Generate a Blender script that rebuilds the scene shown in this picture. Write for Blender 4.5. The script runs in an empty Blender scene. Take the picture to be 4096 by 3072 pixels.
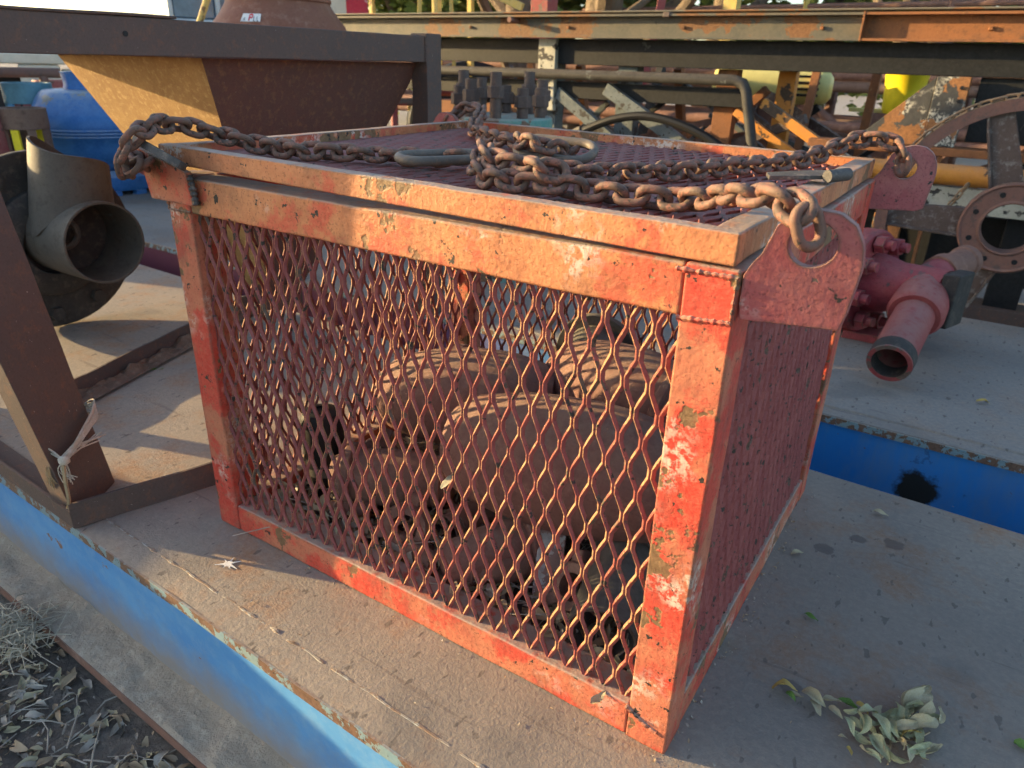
import bpy, bmesh, math, random
from mathutils import Vector, Matrix, Quaternion, noise

# ------------------------------------------------------------------ scene, camera, light
scene = bpy.context.scene
COL = scene.collection
R_ = math.radians
CAM = Vector((0.1946, -0.7418, 0.9134))
FW = Vector((-0.49129, 0.76810, -0.41068)); RT = Vector((0.83559, 0.54870, 0.02663))
FW.normalize(); RT = (RT - FW * RT.dot(FW)).normalized(); UP = RT.cross(FW)
cam = bpy.data.cameras.new("camera")
cam.sensor_width = 36.0; cam.lens = 25.24; cam.clip_start = 0.02; cam.clip_end = 600
cam.dof.use_dof = True; cam.dof.focus_distance = 1.15; cam.dof.aperture_fstop = 7.0
camo = bpy.data.objects.new("camera", cam)
m = Matrix((RT, UP, -FW)).transposed().to_4x4(); m.translation = CAM
camo.matrix_world = m
COL.objects.link(camo); scene.camera = camo

SUN_AZ, SUN_EL = R_(18.0), R_(10.5)       # light travels along +X turned a little to +Y
ldir = Vector((math.cos(SUN_AZ) * math.cos(SUN_EL), math.sin(SUN_AZ) * math.cos(SUN_EL), -math.sin(SUN_EL)))
world = bpy.data.worlds.new("World"); scene.world = world; world.use_nodes = True
nt = world.node_tree; nt.nodes.clear()
sky = nt.nodes.new("ShaderNodeTexSky"); sky.sky_type = 'NISHITA'; sky.sun_disc = False
sky.sun_elevation = SUN_EL
to_sun = -ldir
sky.sun_rotation = math.atan2(to_sun.x, to_sun.y)
sky.air_density = 0.85; sky.dust_density = 1.3; sky.ozone_density = 1.0
bg = nt.nodes.new("ShaderNodeBackground"); bg.inputs[1].default_value = 0.15
wo = nt.nodes.new("ShaderNodeOutputWorld")
nt.links.new(sky.outputs[0], bg.inputs[0]); nt.links.new(bg.outputs[0], wo.inputs[0])
sun = bpy.data.lights.new("sun", 'SUN'); sun.energy = 4.5; sun.angle = R_(0.5); sun.color = (1.0, 0.72, 0.35)
suno = bpy.data.objects.new("sun", sun)
suno.rotation_mode = 'QUATERNION'; suno.rotation_quaternion = ldir.to_track_quat('-Z', 'Y')
COL.objects.link(suno)
scene.view_settings.view_transform = 'Standard'; scene.view_settings.look = 'None'
scene.view_settings.gamma = 1.0; scene.view_settings.exposure = 1.6
scene.cycles.use_denoising = True
scene.cycles.max_bounces = 4; scene.cycles.diffuse_bounces = 2; scene.cycles.glossy_bounces = 2
scene.cycles.use_adaptive_sampling = True; scene.cycles.adaptive_threshold = 0.05
rnd = random.Random(7)

# ------------------------------------------------------------------ helpers
def tag(o, label=None, cat=None, group=None, kind=None):
    if label: o["label"] = label
    if cat: o["category"] = cat
    if group: o["group"] = group
    if kind: o["kind"] = kind
    return o

def thing(name, label, cat, loc=(0, 0, 0), group=None):
    o = bpy.data.objects.new(name, None); o.empty_display_size = 0.05
    o.location = loc; COL.objects.link(o)
    return tag(o, label, cat, group)

def attach(o, parent):
    if parent is not None:
        o.parent = parent
        l = Vector((0, 0, 0)); q = parent
        mw = Matrix.Identity(4)
        chain = []
        while q is not None:
            chain.append(q); q = q.parent
        for q in reversed(chain):
            mw = mw @ q.matrix_parent_inverse @ q.matrix_basis
        o.matrix_parent_inverse = mw.inverted()

def link(name, me, parent=None, mat=None, bevel=0, seg=2):
    if mat is not None and not me.materials: me.materials.append(mat)
    o = bpy.data.objects.new(name, me); COL.objects.link(o)
    attach(o, parent)
    if bevel:
        b = o.modifiers.new("bevel", 'BEVEL'); b.width = bevel; b.segments = seg; b.limit_method = 'ANGLE'; b.angle_limit = R_(40); b.harden_normals = True
    return o

def frame_of(d):
    d = Vector(d).normalized()
    a = Vector((0, 0, 1)) if abs(d.z) < 0.9 else Vector((1, 0, 0))
    x = d.cross(a).normalized(); y = d.cross(x).normalized()
    return x, y, d

class MB:
    def __init__(s): s.v = []; s.f = []
    def add(s, vs, fs):
        n = len(s.v); s.v += [tuple(p) for p in vs]; s.f += [tuple(i + n for i in f) for f in fs]; return s
    def box(s, lo, hi):
        x0, y0, z0 = lo; x1, y1, z1 = hi
        return s.hexa([(x0, y0, z0), (x1, y0, z0), (x1, y1, z0), (x0, y1, z0), (x0, y0, z1), (x1, y0, z1), (x1, y1, z1), (x0, y1, z1)])
    def hexa(s, p):
        return s.add(p, [(0, 3, 2, 1), (4, 5, 6, 7), (0, 1, 5, 4), (1, 2, 6, 5), (2, 3, 7, 6), (3, 0, 4, 7)])
    def bar(s, a, b, w, h, up=(0, 0, 1)):
        a = Vector(a); b = Vector(b); d = (b - a).normalized(); u = Vector(up); r = d.cross(u)
        if r.length < 1e-4: r = d.cross(Vector((1, 0, 0)))
        r.normalize(); u = r.cross(d).normalized()
        r = r * w / 2; u = u * h / 2
        return s.hexa([a - r - u, a + r - u, b + r - u, b - r - u, a - r + u, a + r + u, b + r + u, b - r + u])
    def tube(s, path, r, n=10, caps=True, closed=False):
        P = [Vector(p) for p in path]; k = len(P)
        rr = r if isinstance(r, (list, tuple)) else [r] * k
        vs = []; fs = []
        x = None
        for i in range(k):
            if closed: t = P[(i + 1) % k] - P[i - 1]
            else: t = P[min(i + 1, k - 1)] - P[max(i - 1, 0)]
            t.normalize()
            if x is None: x = frame_of(t)[0]
            else: x = (x - t * x.dot(t)).normalized()
            y = t.cross(x)
            for j in range(n):
                a = 2 * math.pi * j / n
                vs.append(P[i] + (x * math.cos(a) + y * math.sin(a)) * rr[i])
        m_ = k if closed else k - 1
        for i in range(m_):
            for j in range(n):
                a = i * n + j; b = i * n + (j + 1) % n; c = ((i + 1) % k) * n + (j + 1) % n; d = ((i + 1) % k) * n + j
                fs.append((a, b, c, d))
        if caps and not closed:
            fs.append(tuple(reversed(range(n)))); fs.append(tuple(range((k - 1) * n, k * n)))
        return s.add(vs, fs)
    def cyl(s, a, b, r0, r1=None, n=20, caps=True):
        return s.tube([a, b], [r0, r0 if r1 is None else r1], n, caps)
    def lathe(s, base, axis, prof, n=32, closed=False):
        base = Vector(base); x, y, d = frame_of(axis); vs = []; fs = []
        for (r, h) in prof:
            for j in range(n):
                a = 2 * math.pi * j / n
                vs.append(base + d * h + (x * math.cos(a) + y * math.sin(a)) * max(r, 1e-5))
        k = len(prof)
        for i in range(k if closed else k - 1):
            for j in range(n):
                i2 = (i + 1) % k
                fs.append((i * n + j, i2 * n + j, i2 * n + (j + 1) % n, i * n + (j + 1) % n))
        return s.add(vs, fs)
    def pipe(s, a, b, r, t, n=28):
        L = (Vector(b) - Vector(a)).length
        return s.lathe(a, Vector(b) - Vector(a), [(r, 0), (r, L), (r - t, L), (r - t, 0)], n, closed=True)
    def plate(s, pts, nrm, th):
        """polygon (world points, planar) thickened along nrm"""
        P = [Vector(p) for p in pts]; nn = Vector(nrm).normalized() * th; k = len(P)
        vs = P + [p + nn for p in P]
        fs = [tuple(range(k)), tuple(reversed(range(k, 2 * k)))]
        for i in range(k): fs.append((i, i + k, (i + 1) % k + k, (i + 1) % k))
        return s.add(vs, fs)
    def plate_hole(s, outer, hole, nrm, th):
        """outer and hole are closed loops with the same number of points"""
        O = [Vector(p) for p in outer]; H = [Vector(p) for p in hole]; nn = Vector(nrm).normalized() * th; k = len(O)
        vs = O + H + [p + nn for p in O] + [p + nn for p in H]; fs = []
        for i in range(k):
            j = (i + 1) % k
            fs += [(i, j, k + j, k + i), (2 * k + j, 2 * k + i, 3 * k + i, 3 * k + j), (j, i, 2 * k + i, 2 * k + j), (k + i, k + j, 3 * k + j, 3 * k + i)]
        return s.add(vs, fs)
    def grid(s, nx, ny, fn):
        vs = [fn(i / nx, j / ny) for j in range(ny + 1) for i in range(nx + 1)]
        fs = [(j * (nx + 1) + i, j * (nx + 1) + i + 1, (j + 1) * (nx + 1) + i + 1, (j + 1) * (nx + 1) + i) for j in range(ny) for i in range(nx)]
        return s.add(vs, fs)
    def mesh(s, name, smooth=True, ang=35, fix=True):
        me = bpy.data.meshes.new(name); me.from_pydata(s.v, [], s.f)
        if fix:
            bm = bmesh.new(); bm.from_mesh(me); bmesh.ops.recalc_face_normals(bm, faces=bm.faces); bm.to_mesh(me); bm.free()
        if smooth and len(me.polygons):
            me.polygons.foreach_set("use_smooth", [True] * len(me.polygons))
            me.set_sharp_from_angle(angle=R_(ang))
        return me
    def build(s, name, mat, parent=None, bevel=0, smooth=True, ang=35, seg=2, fix=True):
        return link(name, s.mesh(name, smooth, ang, fix), parent, mat, bevel, seg)

def roughen(o, cell, amp, scale, seed=0.0):
    """cut long faces and push the skin by noise so that old steel is not dead straight"""
    bm = bmesh.new(); bm.from_mesh(o.data)
    for _ in range(7):
        es = [e for e in bm.edges if e.calc_length() > cell]
        if not es: break
        bmesh.ops.subdivide_edges(bm, edges=es, cuts=1, use_grid_fill=True)
    bmesh.ops.triangulate(bm, faces=[f for f in bm.faces if len(f.verts) > 4])
    for v in bm.verts:
        v.co += Vector(noise.noise_vector(v.co * scale + Vector((seed, seed, seed)))) * amp
    bm.to_mesh(o.data); bm.free()
    o.data.polygons.foreach_set("use_smooth", [True] * len(o.data.polygons)); o.data.set_sharp_from_angle(angle=R_(35))

# ------------------------------------------------------------------ materials
class NT:
    def __init__(s, name):
        s.m = bpy.data.materials.new(name); s.m.use_nodes = True; s.t = s.m.node_tree; s.t.nodes.clear()
        s.out = s.n("ShaderNodeOutputMaterial"); s.p = s.n("ShaderNodeBsdfPrincipled"); s.l(s.p.outputs[0], s.out.inputs[0])
        s.tc = s.n("ShaderNodeTexCoord"); s.co = s.tc.outputs["Object"]
    def n(s, k): return s.t.nodes.new(k)
    def l(s, a, b): s.t.links.new(a, b)
    def noise(s, scale, detail=4, rough=.6, stretch=None, off=0, dist=0):
        co = s.co
        if stretch or off:
            mp = s.n("ShaderNodeMapping"); s.l(co, mp.inputs[0])
            if stretch: mp.inputs["Scale"].default_value = stretch
            mp.inputs["Location"].default_value = (off, off * 1.7, off * .3); co = mp.outputs[0]
        q = s.n("ShaderNodeTexNoise"); s.l(co, q.inputs["Vector"]); q.inputs["Scale"].default_value = scale
        q.inputs["Detail"].default_value = detail; q.inputs["Roughness"].default_value = rough; q.inputs["Distortion"].default_value = dist
        return q.outputs[0]
    def voro(s, scale, off=0, feature='F1'):
        q = s.n("ShaderNodeTexVoronoi"); s.l(s.co, q.inputs["Vector"]); q.inputs["Scale"].default_value = scale; q.feature = feature
        return q.outputs[0]
    def ramp(s, v, a, b):
        q = s.n("ShaderNodeMapRange"); q.clamp = True; s.l(v, q.inputs[0]); q.inputs[1].default_value = a; q.inputs[2].default_value = b
        return q.outputs[0]
    def math(s, op, a, b):
        q = s.n("ShaderNodeMath"); q.operation = op
        for i, v in enumerate((a, b)):
            if isinstance(v, (int, float)): q.inputs[i].default_value = v
            else: s.l(v, q.inputs[i])
        return q.outputs[0]
    def mix(s, f, a, b):
        q = s.n("ShaderNodeMix"); q.data_type = 'RGBA'
        for sock, v in ((q.inputs[0], f), (q.inputs[6], a), (q.inputs[7], b)):
            if isinstance(v, (int, float)): sock.default_value = v
            elif isinstance(v, tuple): sock.default_value = (*v, 1) if len(v) == 3 else v
            else: s.l(v, sock)
        return q.outputs[2]
    def sep(s, v):
        q = s.n("ShaderNodeSeparateXYZ"); s.l(v, q.inputs[0]); return q.outputs
    def normal_z(s):
        g = s.n("ShaderNodeNewGeometry"); return s.sep(g.outputs["Normal"])[2]
    def done(s, col, rough=.7, bump=None, bs=.3, bd=.004, metal=0, spec=.35):
        if isinstance(col, tuple): s.p.inputs["Base Color"].default_value = (*col, 1)
        else: s.l(col, s.p.inputs["Base Color"])
        if isinstance(rough, (int, float)): s.p.inputs["Roughness"].default_value = rough
        else: s.l(rough, s.p.inputs["Roughness"])
        s.p.inputs["Metallic"].default_value = metal; s.p.inputs["Specular IOR Level"].default_value = spec
        if bump is not None:
            b = s.n("ShaderNodeBump"); b.inputs["Strength"].default_value = bs; b.inputs["Distance"].default_value = bd
            s.l(bump, b.inputs["Height"]); s.l(b.outputs[0], s.p.inputs["Normal"])
        return s.m

def worn(name, base, faded, chip, chip_at=.6, chip_scale=14, sc=1.0, dust=(.34, .28, .23), dust_amt=.5, dark=(.03, .026, .022), dark_at=.68,
         chalk=None, chalk_at=.62, rough=.62, bs=.35, bd=.002, hot=None, hot_at=.5, edge=None):
    k = NT(name)
    c = k.mix(k.ramp(k.noise(9 * sc, 4, .7), .40, .60), base, faded)
    g = k.noise(75 * sc, 3, .7, off=2)
    if hot: c = k.mix(k.ramp(k.math('ADD', k.noise(7 * sc, 3, .7, off=9), k.math('MULTIPLY', k.math('SUBTRACT', g, .5), .35)), hot_at, hot_at + .07), c, hot)
    c = k.mix(k.math('MULTIPLY', k.ramp(g, .38, .72), .28), c, tuple(min(1, x * 1.35 + .03) for x in faded))
    if chalk:
        a = k.math('MULTIPLY', k.ramp(k.noise(5.5 * sc, 3, .6, off=5), chalk_at, chalk_at + .08), k.ramp(g, .46, .56))
        c = k.mix(a, c, chalk)
    n1 = k.noise(chip_scale * sc, 5, .68, off=1)
    cm = k.ramp(n1, chip_at, chip_at + .012)
    c = k.mix(cm, c, k.mix(k.ramp(g, .35, .65), chip, tuple(x * .6 for x in chip)))
    n2 = k.noise(42 * sc, 4, .65, off=7)
    if edge:
        c = k.mix(k.math('MULTIPLY', k.ramp(k.noise(16 * sc, 5, .72, off=13, stretch=(1, 1, .6)), .50, .66), .55), c, tuple(x * .45 + .02 for x in base))
        c = k.mix(k.math('MULTIPLY', k.ramp(k.noise(210 * sc, 2, .6, off=12), .58, .66), .5), c, tuple(x * .35 for x in base))
        bv = k.n("ShaderNodeBevel"); bv.samples = 2; bv.inputs["Radius"].default_value = edge
        gg = k.n("ShaderNodeNewGeometry"); vm = k.n("ShaderNodeVectorMath"); vm.operation = 'DOT_PRODUCT'
        k.l(bv.outputs[0], vm.inputs[0]); k.l(gg.outputs["Normal"], vm.inputs[1])
        em = k.math('MULTIPLY', k.ramp(vm.outputs["Value"], .985, .90), k.ramp(k.math('ADD', n1, k.math('MULTIPLY', n2, .6)), .68, .80))
        c = k.mix(em, c, k.mix(k.ramp(g, .4, .6), (.15, .095, .055), (.06, .045, .036)))
    dm = k.ramp(n2, dark_at, dark_at + .015)
    c = k.mix(dm, c, dark)
    if dust_amt:
        d = k.math('MULTIPLY', k.ramp(k.normal_z(), .35, .9), k.ramp(n2, .28, .5))
        c = k.mix(k.math('MULTIPLY', d, dust_amt), c, dust)
    h = k.math('SUBTRACT', k.noise(120 * sc, 2, .6), k.math('MULTIPLY', k.ramp(k.noise(chip_scale * sc, 5, .68, off=1), chip_at - .01, chip_at + .02), .5))
    return k.done(c, rough, h, bs, bd)

def rusty(name, a, b, c3, rough=.8, sc=1.0, bs=.5, bd=.002, speck=None, dust=None, dust_amt=.5, metal=0):
    k = NT(name)
    c = k.mix(k.ramp(k.noise(6 * sc, 5, .7), .35, .65), a, b)
    c = k.mix(k.ramp(k.noise(26 * sc, 6, .7, off=2), .52, .66), c, c3)
    c = k.mix(k.math('MULTIPLY', k.ramp(k.noise(120 * sc, 3, .7, off=8), .5, .8), .5), c, tuple(x * .4 for x in a))
    if speck: c = k.mix(k.ramp(k.noise(70 * sc, 4, .7, off=5), .69, .71), c, speck)
    if dust:
        d = k.math('MULTIPLY', k.ramp(k.normal_z(), .3, .9), k.ramp(k.noise(18 * sc, 5, .7, off=4), .3, .6))
        c = k.mix(k.math('MULTIPLY', d, dust_amt), c, dust)
    h = k.math('ADD', k.noise(90 * sc, 5, .7), k.noise(20 * sc, 4, .6, off=3))
    return k.done(c, rough, h, bs, bd, metal)

def plain(name, col, rough=.6, var=.25, sc=1.0, bs=.2, bd=.002, metal=0):
    k = NT(name)
    c = k.mix(k.ramp(k.noise(9 * sc, 5, .65), .3, .7), tuple(x * (1 - var) for x in col), tuple(min(1, x * (1 + var)) for x in col))
    c = k.mix(k.math('MULTIPLY', k.ramp(k.noise(40 * sc, 5, .7, off=3), .6, .72), .5), c, tuple(x * .45 for x in col))
    return k.done(c, rough, k.noise(60 * sc, 4, .6), bs, bd, metal)

M = {}
M['red'] = worn('worn_red_paint', (.45, .118, .066), (.46, .165, .088), (.225, .135, .068), .580, 9, 1.0, chalk=(.55, .42, .34), chalk_at=.565, hot=(.50, .045, .028), hot_at=.475, dark_at=.645, bs=.6, dust_amt=.8, edge=.006)
M['red_faded'] = worn('sun_faded_orange_red_paint', (.46, .160, .066), (.50, .205, .088), (.235, .14, .068), .578, 8, 1.0, chalk=(.60, .50, .42), chalk_at=.545, hot=(.48, .075, .04), hot_at=.55, dark_at=.64, bs=.6, dust_amt=.85, edge=.006)
M['red_mesh'] = worn('red_mesh_paint', (.20, .046, .046), (.25, .070, .064), (.12, .08, .06), .62, 10, 1.6, dark_at=.62, dust_amt=.25)
M['mesh_edge'] = worn('worn_tan_sheared_edge', (.36, .175, .085), (.40, .21, .105), (.32, .085, .06), .50, 16, 1.6, dark=(.10, .075, .05), dark_at=.60, dust_amt=.1)
M['lid_mesh'] = worn('dusty_maroon_mesh_paint', (.23, .062, .052), (.27, .095, .08), (.16, .10, .075), .6, 10, 1.6, dark_at=.60, dust_amt=.35, dust=(.22, .15, .13))
M['lug'] = worn('lug_red_paint', (.31, .070, .070), (.36, .115, .10), (.12, .11, .09), .66, 12, 1.2, chalk=(.5, .42, .40), chalk_at=.62, dark_at=.66, edge=.006)
M['lug_edge'] = rusty('bare_lug_edge', (.06, .055, .05), (.10, .09, .085), (.20, .16, .13), .6, 2.0, speck=(.5, .55, .52))
k = NT('rusty_chain_steel'); oi = k.n("ShaderNodeObjectInfo")
c = k.mix(oi.outputs["Random"], (.16, .088, .062), (.085, .058, .046))
c = k.mix(k.ramp(k.noise(70, 5, .7, off=2), .50, .60), c, k.mix(oi.outputs["Random"], (.20, .085, .062), (.30, .125, .085)))
c = k.mix(k.ramp(k.noise(160, 3, .6, off=6), .60, .64), c, (.045, .036, .032))
d = k.math('MULTIPLY', k.ramp(k.normal_z(), .2, .9), k.ramp(k.noise(55, 4, .7, off=4), .35, .6))
c = k.mix(k.math('MULTIPLY', d, .4), c, (.28, .20, .15))
M['chain'] = k.done(c, .66, k.noise(190, 4, .7), .6, .0015)
M['ring'] = rusty('bare_ring_steel', (.13, .105, .085), (.10, .085, .072), (.19, .13, .09), .55, 2.0, .3, .001, dust=(.28, .24, .19), dust_amt=.4)
M['brown'] = rusty('brown_oxide_steel', (.110, .074, .060), (.094, .068, .058), (.15, .082, .056), .72, 1.6, .35, .0015, speck=(.34, .29, .24))
M['hopper_sun'] = rusty('sunlit_rust_tan_plate', (.40, .235, .085), (.31, .17, .062), (.50, .32, .13), .75, 2.4, .6, .002)  # rust tan lightened: sunlight painted into the -Y plate only
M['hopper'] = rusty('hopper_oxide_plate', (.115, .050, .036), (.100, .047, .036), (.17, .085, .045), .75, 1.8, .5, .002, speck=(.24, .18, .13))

def deck_mat(name, cold=False):
    k = NT(name)
    g = (.235, .208, .178) if not cold else (.215, .207, .192)
    c = k.mix(k.ramp(k.noise(2.2, 5, .6), .3, .7), g, (.31, .255, .20) if not cold else (.26, .238, .21))
    c = k.mix(k.math('MULTIPLY', k.ramp(k.noise(4.5, 6, .72, off=3), .50, .66), .75 if not cold else .25), c, (.33, .165, .075))
    c = k.mix(k.math('MULTIPLY', k.ramp(k.noise(80, 4, .75, off=4), .42, .7), .45), c, (.42, .35, .275))
    c = k.mix(k.math('MULTIPLY', k.ramp(k.noise(60, 2, .5, off=6, stretch=(1, .45, 1)), .655, .69), .6), c, (.085, .07, .06))
    c = k.mix(k.math('MULTIPLY', k.ramp(k.noise(3.1, 3, .5, off=8), .60, .66), .35), c, (.12, .115, .11))
    h = k.math('ADD', k.noise(190, 2, .65), k.math('MULTIPLY', k.noise(75, 2, .5, off=2), .9))
    if not cold:
        for (sx, sy, sr) in ((.086, .656, .020), (.139, .735, .017), (.207, .757, .022), (.12, .237, .02)):
            p = k.n("ShaderNodeVectorMath"); p.operation = 'DISTANCE'; k.l(k.co, p.inputs[0]); p.inputs[1].default_value = (sx, sy, 0)
            dd = k.math('ADD', p.outputs["Value"], k.math('MULTIPLY', k.math('SUBTRACT', k.noise(60, 3, .7, off=sx), .5), .022))
            c = k.mix(k.math('MULTIPLY', k.ramp(dd, sr, sr - .004), .6), c, (.075, .058, .055))
    sc_ = k.ramp(k.noise(26, 3, .6, off=11, stretch=(.10, 1.6, 1), dist=.4), .66, .69)
    c = k.mix(k.math('MULTIPLY', sc_, .35), c, (.12, .09, .075))
    c = k.mix(k.math('MULTIPLY', k.ramp(k.noise(1.4, 3, .6, off=15), .50, .62), .30), c, (.13, .12, .115))
    return k.done(c, .82, h, .4, .0022, spec=.3)
M['deck'] = deck_mat('dusty_pitted_deck_plate'); M['deck2'] = deck_mat('grey_deck_plate', True)

def web_mat():
    k = NT('faded_blue_web_paint')
    c = k.mix(k.ramp(k.noise(3.5, 5, .65, stretch=(1, 1, 2)), .3, .7), (.065, .24, .53), (.13, .34, .60))
    c = k.mix(k.math('MULTIPLY', k.ramp(k.noise(25, 5, .75, off=5), .45, .7), .3), c, (.30, .43, .54))
    z = k.sep(k.co)[2]
    edge = k.math('ADD', z, k.math('MULTIPLY', k.noise(14, 6, .7, off=3), .16))
    c = k.mix(k.math('MULTIPLY', k.ramp(edge, -.04, -.16), .85), c, (.27, .22, .165))
    c = k.mix(k.ramp(k.noise(13, 5, .6, off=9), .685, .70), c, (.25, .12, .06))
    return k.done(c, .55, k.noise(40, 5, .7), .3, .002)
M['web'] = web_mat()
def web2_mat():
    k = NT('deep_blue_web_paint')
    c = k.mix(k.ramp(k.noise(4, 5, .6), .3, .7), (.02, .20, .56), (.035, .25, .62))
    c = k.mix(k.ramp(k.noise(9, 5, .65, off=4), .63, .65), c, (.015, .12, .34))
    c = k.mix(k.math('MULTIPLY', k.ramp(k.noise(6, 5, .7, off=8, stretch=(1.5, 1, .5)), .42, .66), .6), c, (.13, .24, .38))
    c = k.mix(k.ramp(k.noise(17, 4, .65, off=2), .68, .70), c, (.14, .09, .065))
    c = k.mix(k.math('MULTIPLY', k.ramp(k.sep(k.co)[0], -.9, -1.6), .95), c, (.20, .045, .05))
    p = k.n("ShaderNodeVectorMath"); p.operation = 'DISTANCE'; k.l(k.co, p.inputs[0]); p.inputs[1].default_value = (.225, 1.35, -.16)
    d = k.math('ADD', p.outputs["Value"], k.math('MULTIPLY', k.noise(22, 5, .7), .07))
    c = k.mix(k.ramp(d, .095, .08), c, (.022, .024, .022))
    return k.done(c, .5, k.noise(30, 5, .6), .3, .003)
M['web2'] = web2_mat()
M['lip'] = worn('chipped_pale_blue_edge', (.17, .27, .31), (.20, .27, .27), (.20, .115, .075), .48, 20, 1.6, dust_amt=.6, dark_at=.66)
M['seam'] = worn('dusty_weld_seam', (.26, .29, .28), (.30, .27, .22), (.24, .15, .09), .47, 26, 1.6, dust_amt=.5, dark_at=.66)
def soil_mat(name, a, b, c3, cracks=True):
    k = NT(name)
    c = k.mix(k.ramp(k.noise(5, 6, .7), .3, .7), a, b)
    c = k.mix(k.ramp(k.noise(40, 5, .7, off=3), .5, .68), c, c3)
    if cracks:
        cr = k.ramp(k.math('ADD', k.voro(11, feature='DISTANCE_TO_EDGE'), k.math('MULTIPLY', k.noise(30, 3, .6, off=5), .05)), .02, .045)
        c = k.mix(k.math('MULTIPLY', k.math('SUBTRACT', 1.0, cr), .5), c, tuple(x * .4 for x in a))
    return k.done(c, .95, k.math('ADD', k.noise(60, 6, .7), k.noise(15, 4, .6, off=2)), .9, .01)
M['soil'] = soil_mat('dark_yard_soil', (.12, .098, .080), (.16, .135, .11), (.22, .185, .15))
M['yard'] = soil_mat('pale_yard_dust', (.27, .24, .21), (.33, .29, .25), (.38, .34, .30), False)
M['dirt'] = soil_mat('tan_flange_dirt', (.31, .255, .195), (.38, .32, .25), (.44, .38, .30), False)
M['mud'] = soil_mat('dried_mud', (.15, .095, .065), (.20, .13, .09), (.25, .17, .12), False)
M['cast'] = rusty('grey_cast_iron', (.088, .079, .068), (.112, .10, .083), (.07, .058, .048), .7, 1.4, .4, .002, dust=(.27, .24, .2), dust_amt=.3)
M['cast_dark'] = rusty('dark_cast_iron', (.035, .032, .03), (.05, .046, .042), (.09, .075, .06), .75, 1.5, .5, .002)
M['fitting'] = rusty('pink_primed_casting', (.235, .11, .088), (.20, .098, .08), (.28, .145, .112), .78, 1.3, .5, .003, dust=(.32, .24, .18), dust_amt=.5)
M['valve'] = worn('magenta_red_paint', (.26, .025, .040), (.30, .060, .065), (.12, .075, .07), .62, 8, 1.0, dust=(.30, .16, .14), dust_amt=.25, dark_at=.68, edge=.012)
M['pipe_pink'] = worn('pink_red_pipe_paint', (.25, .042, .044), (.27, .070, .062), (.17, .12, .095), .56, 7, 1.0, dust_amt=.3, dark_at=.7)
M['sheave'] = rusty('brown_red_sheave', (.20, .095, .07), (.16, .085, .065), (.10, .07, .06), .7, 1.2, .3, .002, dust=(.26, .19, .15), dust_amt=.3)
M['sheave_spoke'] = rusty('dark_sheave_spoke', (.075, .05, .042), (.11, .075, .06), (.22, .20, .18), .65, 1.2, .4, .002)
M['turq'] = worn('turquoise_flange_paint', (.10, .30, .27), (.20, .33, .28), (.24, .15, .10), .50, 6, 1.0, dust=(.33, .29, .24), dust_amt=.7)
M['stud'] = rusty('dark_stud_steel', (.10, .07, .058), (.12, .085, .07), (.16, .105, .08), .6, 2.0, .4, .001)
M['black_steel'] = worn('black_structure_paint', (.0035, .004, .0045), (.006, .0065, .007), (.07, .07, .065), .66, 4.5, .8, dust=(.2, .16, .12), dust_amt=.5, dark_at=.7)
M['grey_steel'] = worn('grey_blue_structure_paint', (.075, .095, .10), (.13, .15, .15), (.05, .042, .036), .56, 7, .9, dust_amt=.4, dark_at=.63)
M['rail'] = worn('dark_scuffed_rail_paint', (.028, .026, .024), (.045, .042, .038), (.16, .17, .16), .62, 9, .8, dust_amt=.3, dark_at=.62)
M['pale_post'] = worn('cream_post_paint', (.36, .35, .28), (.44, .42, .34), (.05, .045, .04), .56, 12, 1.2, dust_amt=.2)
M['gusset'] = worn('black_rust_gusset_paint', (.030, .032, .033), (.05, .048, .045), (.30, .135, .05), .50, 3.2, 1.0, chalk=(.50, .48, .40), chalk_at=.50, dust_amt=.2, dark_at=.75)
M['chan'] = worn('weathered_channel_paint', (.082, .080, .064), (.115, .10, .072), (.21, .10, .042), .535, 3.0, .8, dust_amt=.5, dark_at=.68)
M['chan_rust'] = rusty('orange_rust_channel', (.26, .105, .04), (.21, .09, .04), (.13, .065, .035), .8, .8, .4, .002, speck=(.5, .36, .16))
M['orange'] = worn('orange_brace_paint', (.56, .23, .03), (.50, .20, .04), (.10, .06, .035), .60, 6, .8, dust_amt=.3)
M['rust_pipe'] = rusty('rusty_pink_pipe', (.24, .125, .09), (.19, .105, .08), (.31, .18, .13), .8, .6, .3, .003)
M['yellow_pale'] = plain('pale_yellow_enamel', (.66, .58, .20), .45, .12)
M['yellow'] = plain('bright_yellow_enamel', (.78, .62, .02), .45, .12)
M['yellow_steel'] = worn('yellow_steel_paint', (.60, .42, .09), (.55, .40, .14), (.24, .14, .06), .60, 6, .6, dust_amt=.2)
M['rubber'] = plain('black_rubber', (.007, .007, .008), .55, .3)
M['blue_drum'] = worn('scuffed_blue_drum_paint', (.025, .125, .36), (.045, .17, .42), (.26, .24, .20), .64, 4, .9, dust=(.34, .38, .38), dust_amt=.7, dark_at=.74, rough=.45)
M['beige'] = plain('beige_truck_paint', (.62, .60, .50), .45, .08)
M['cab_glass'] = plain('blue_tinted_window', (.10, .17, .26), .08, .2)
M['cab'] = plain('pale_cab_paint', (.55, .60, .62), .35, .06)
M['bell'] = rusty('brown_bell_housing', (.25, .105, .06), (.22, .085, .055), (.30, .15, .10), .7, .7, .3, .003)
M['white'] = plain('white_sticker', (.75, .74, .70), .5, .04)
M['ink_red'] = plain('red_print', (.60, .03, .05), .5, .02)
M['ink'] = plain('dark_print', (.05, .05, .06), .5, .02)
M['teal'] = plain('teal_scuffed_paint', (.10, .22, .27), .6, .3)
M['bluebar'] = plain('light_blue_paint', (.11, .30, .50), .5, .2)
M['maroon'] = worn('maroon_frame_paint', (.24, .05, .055), (.32, .13, .11), (.16, .12, .10), .62, 8, .8, dust_amt=.4)
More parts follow.
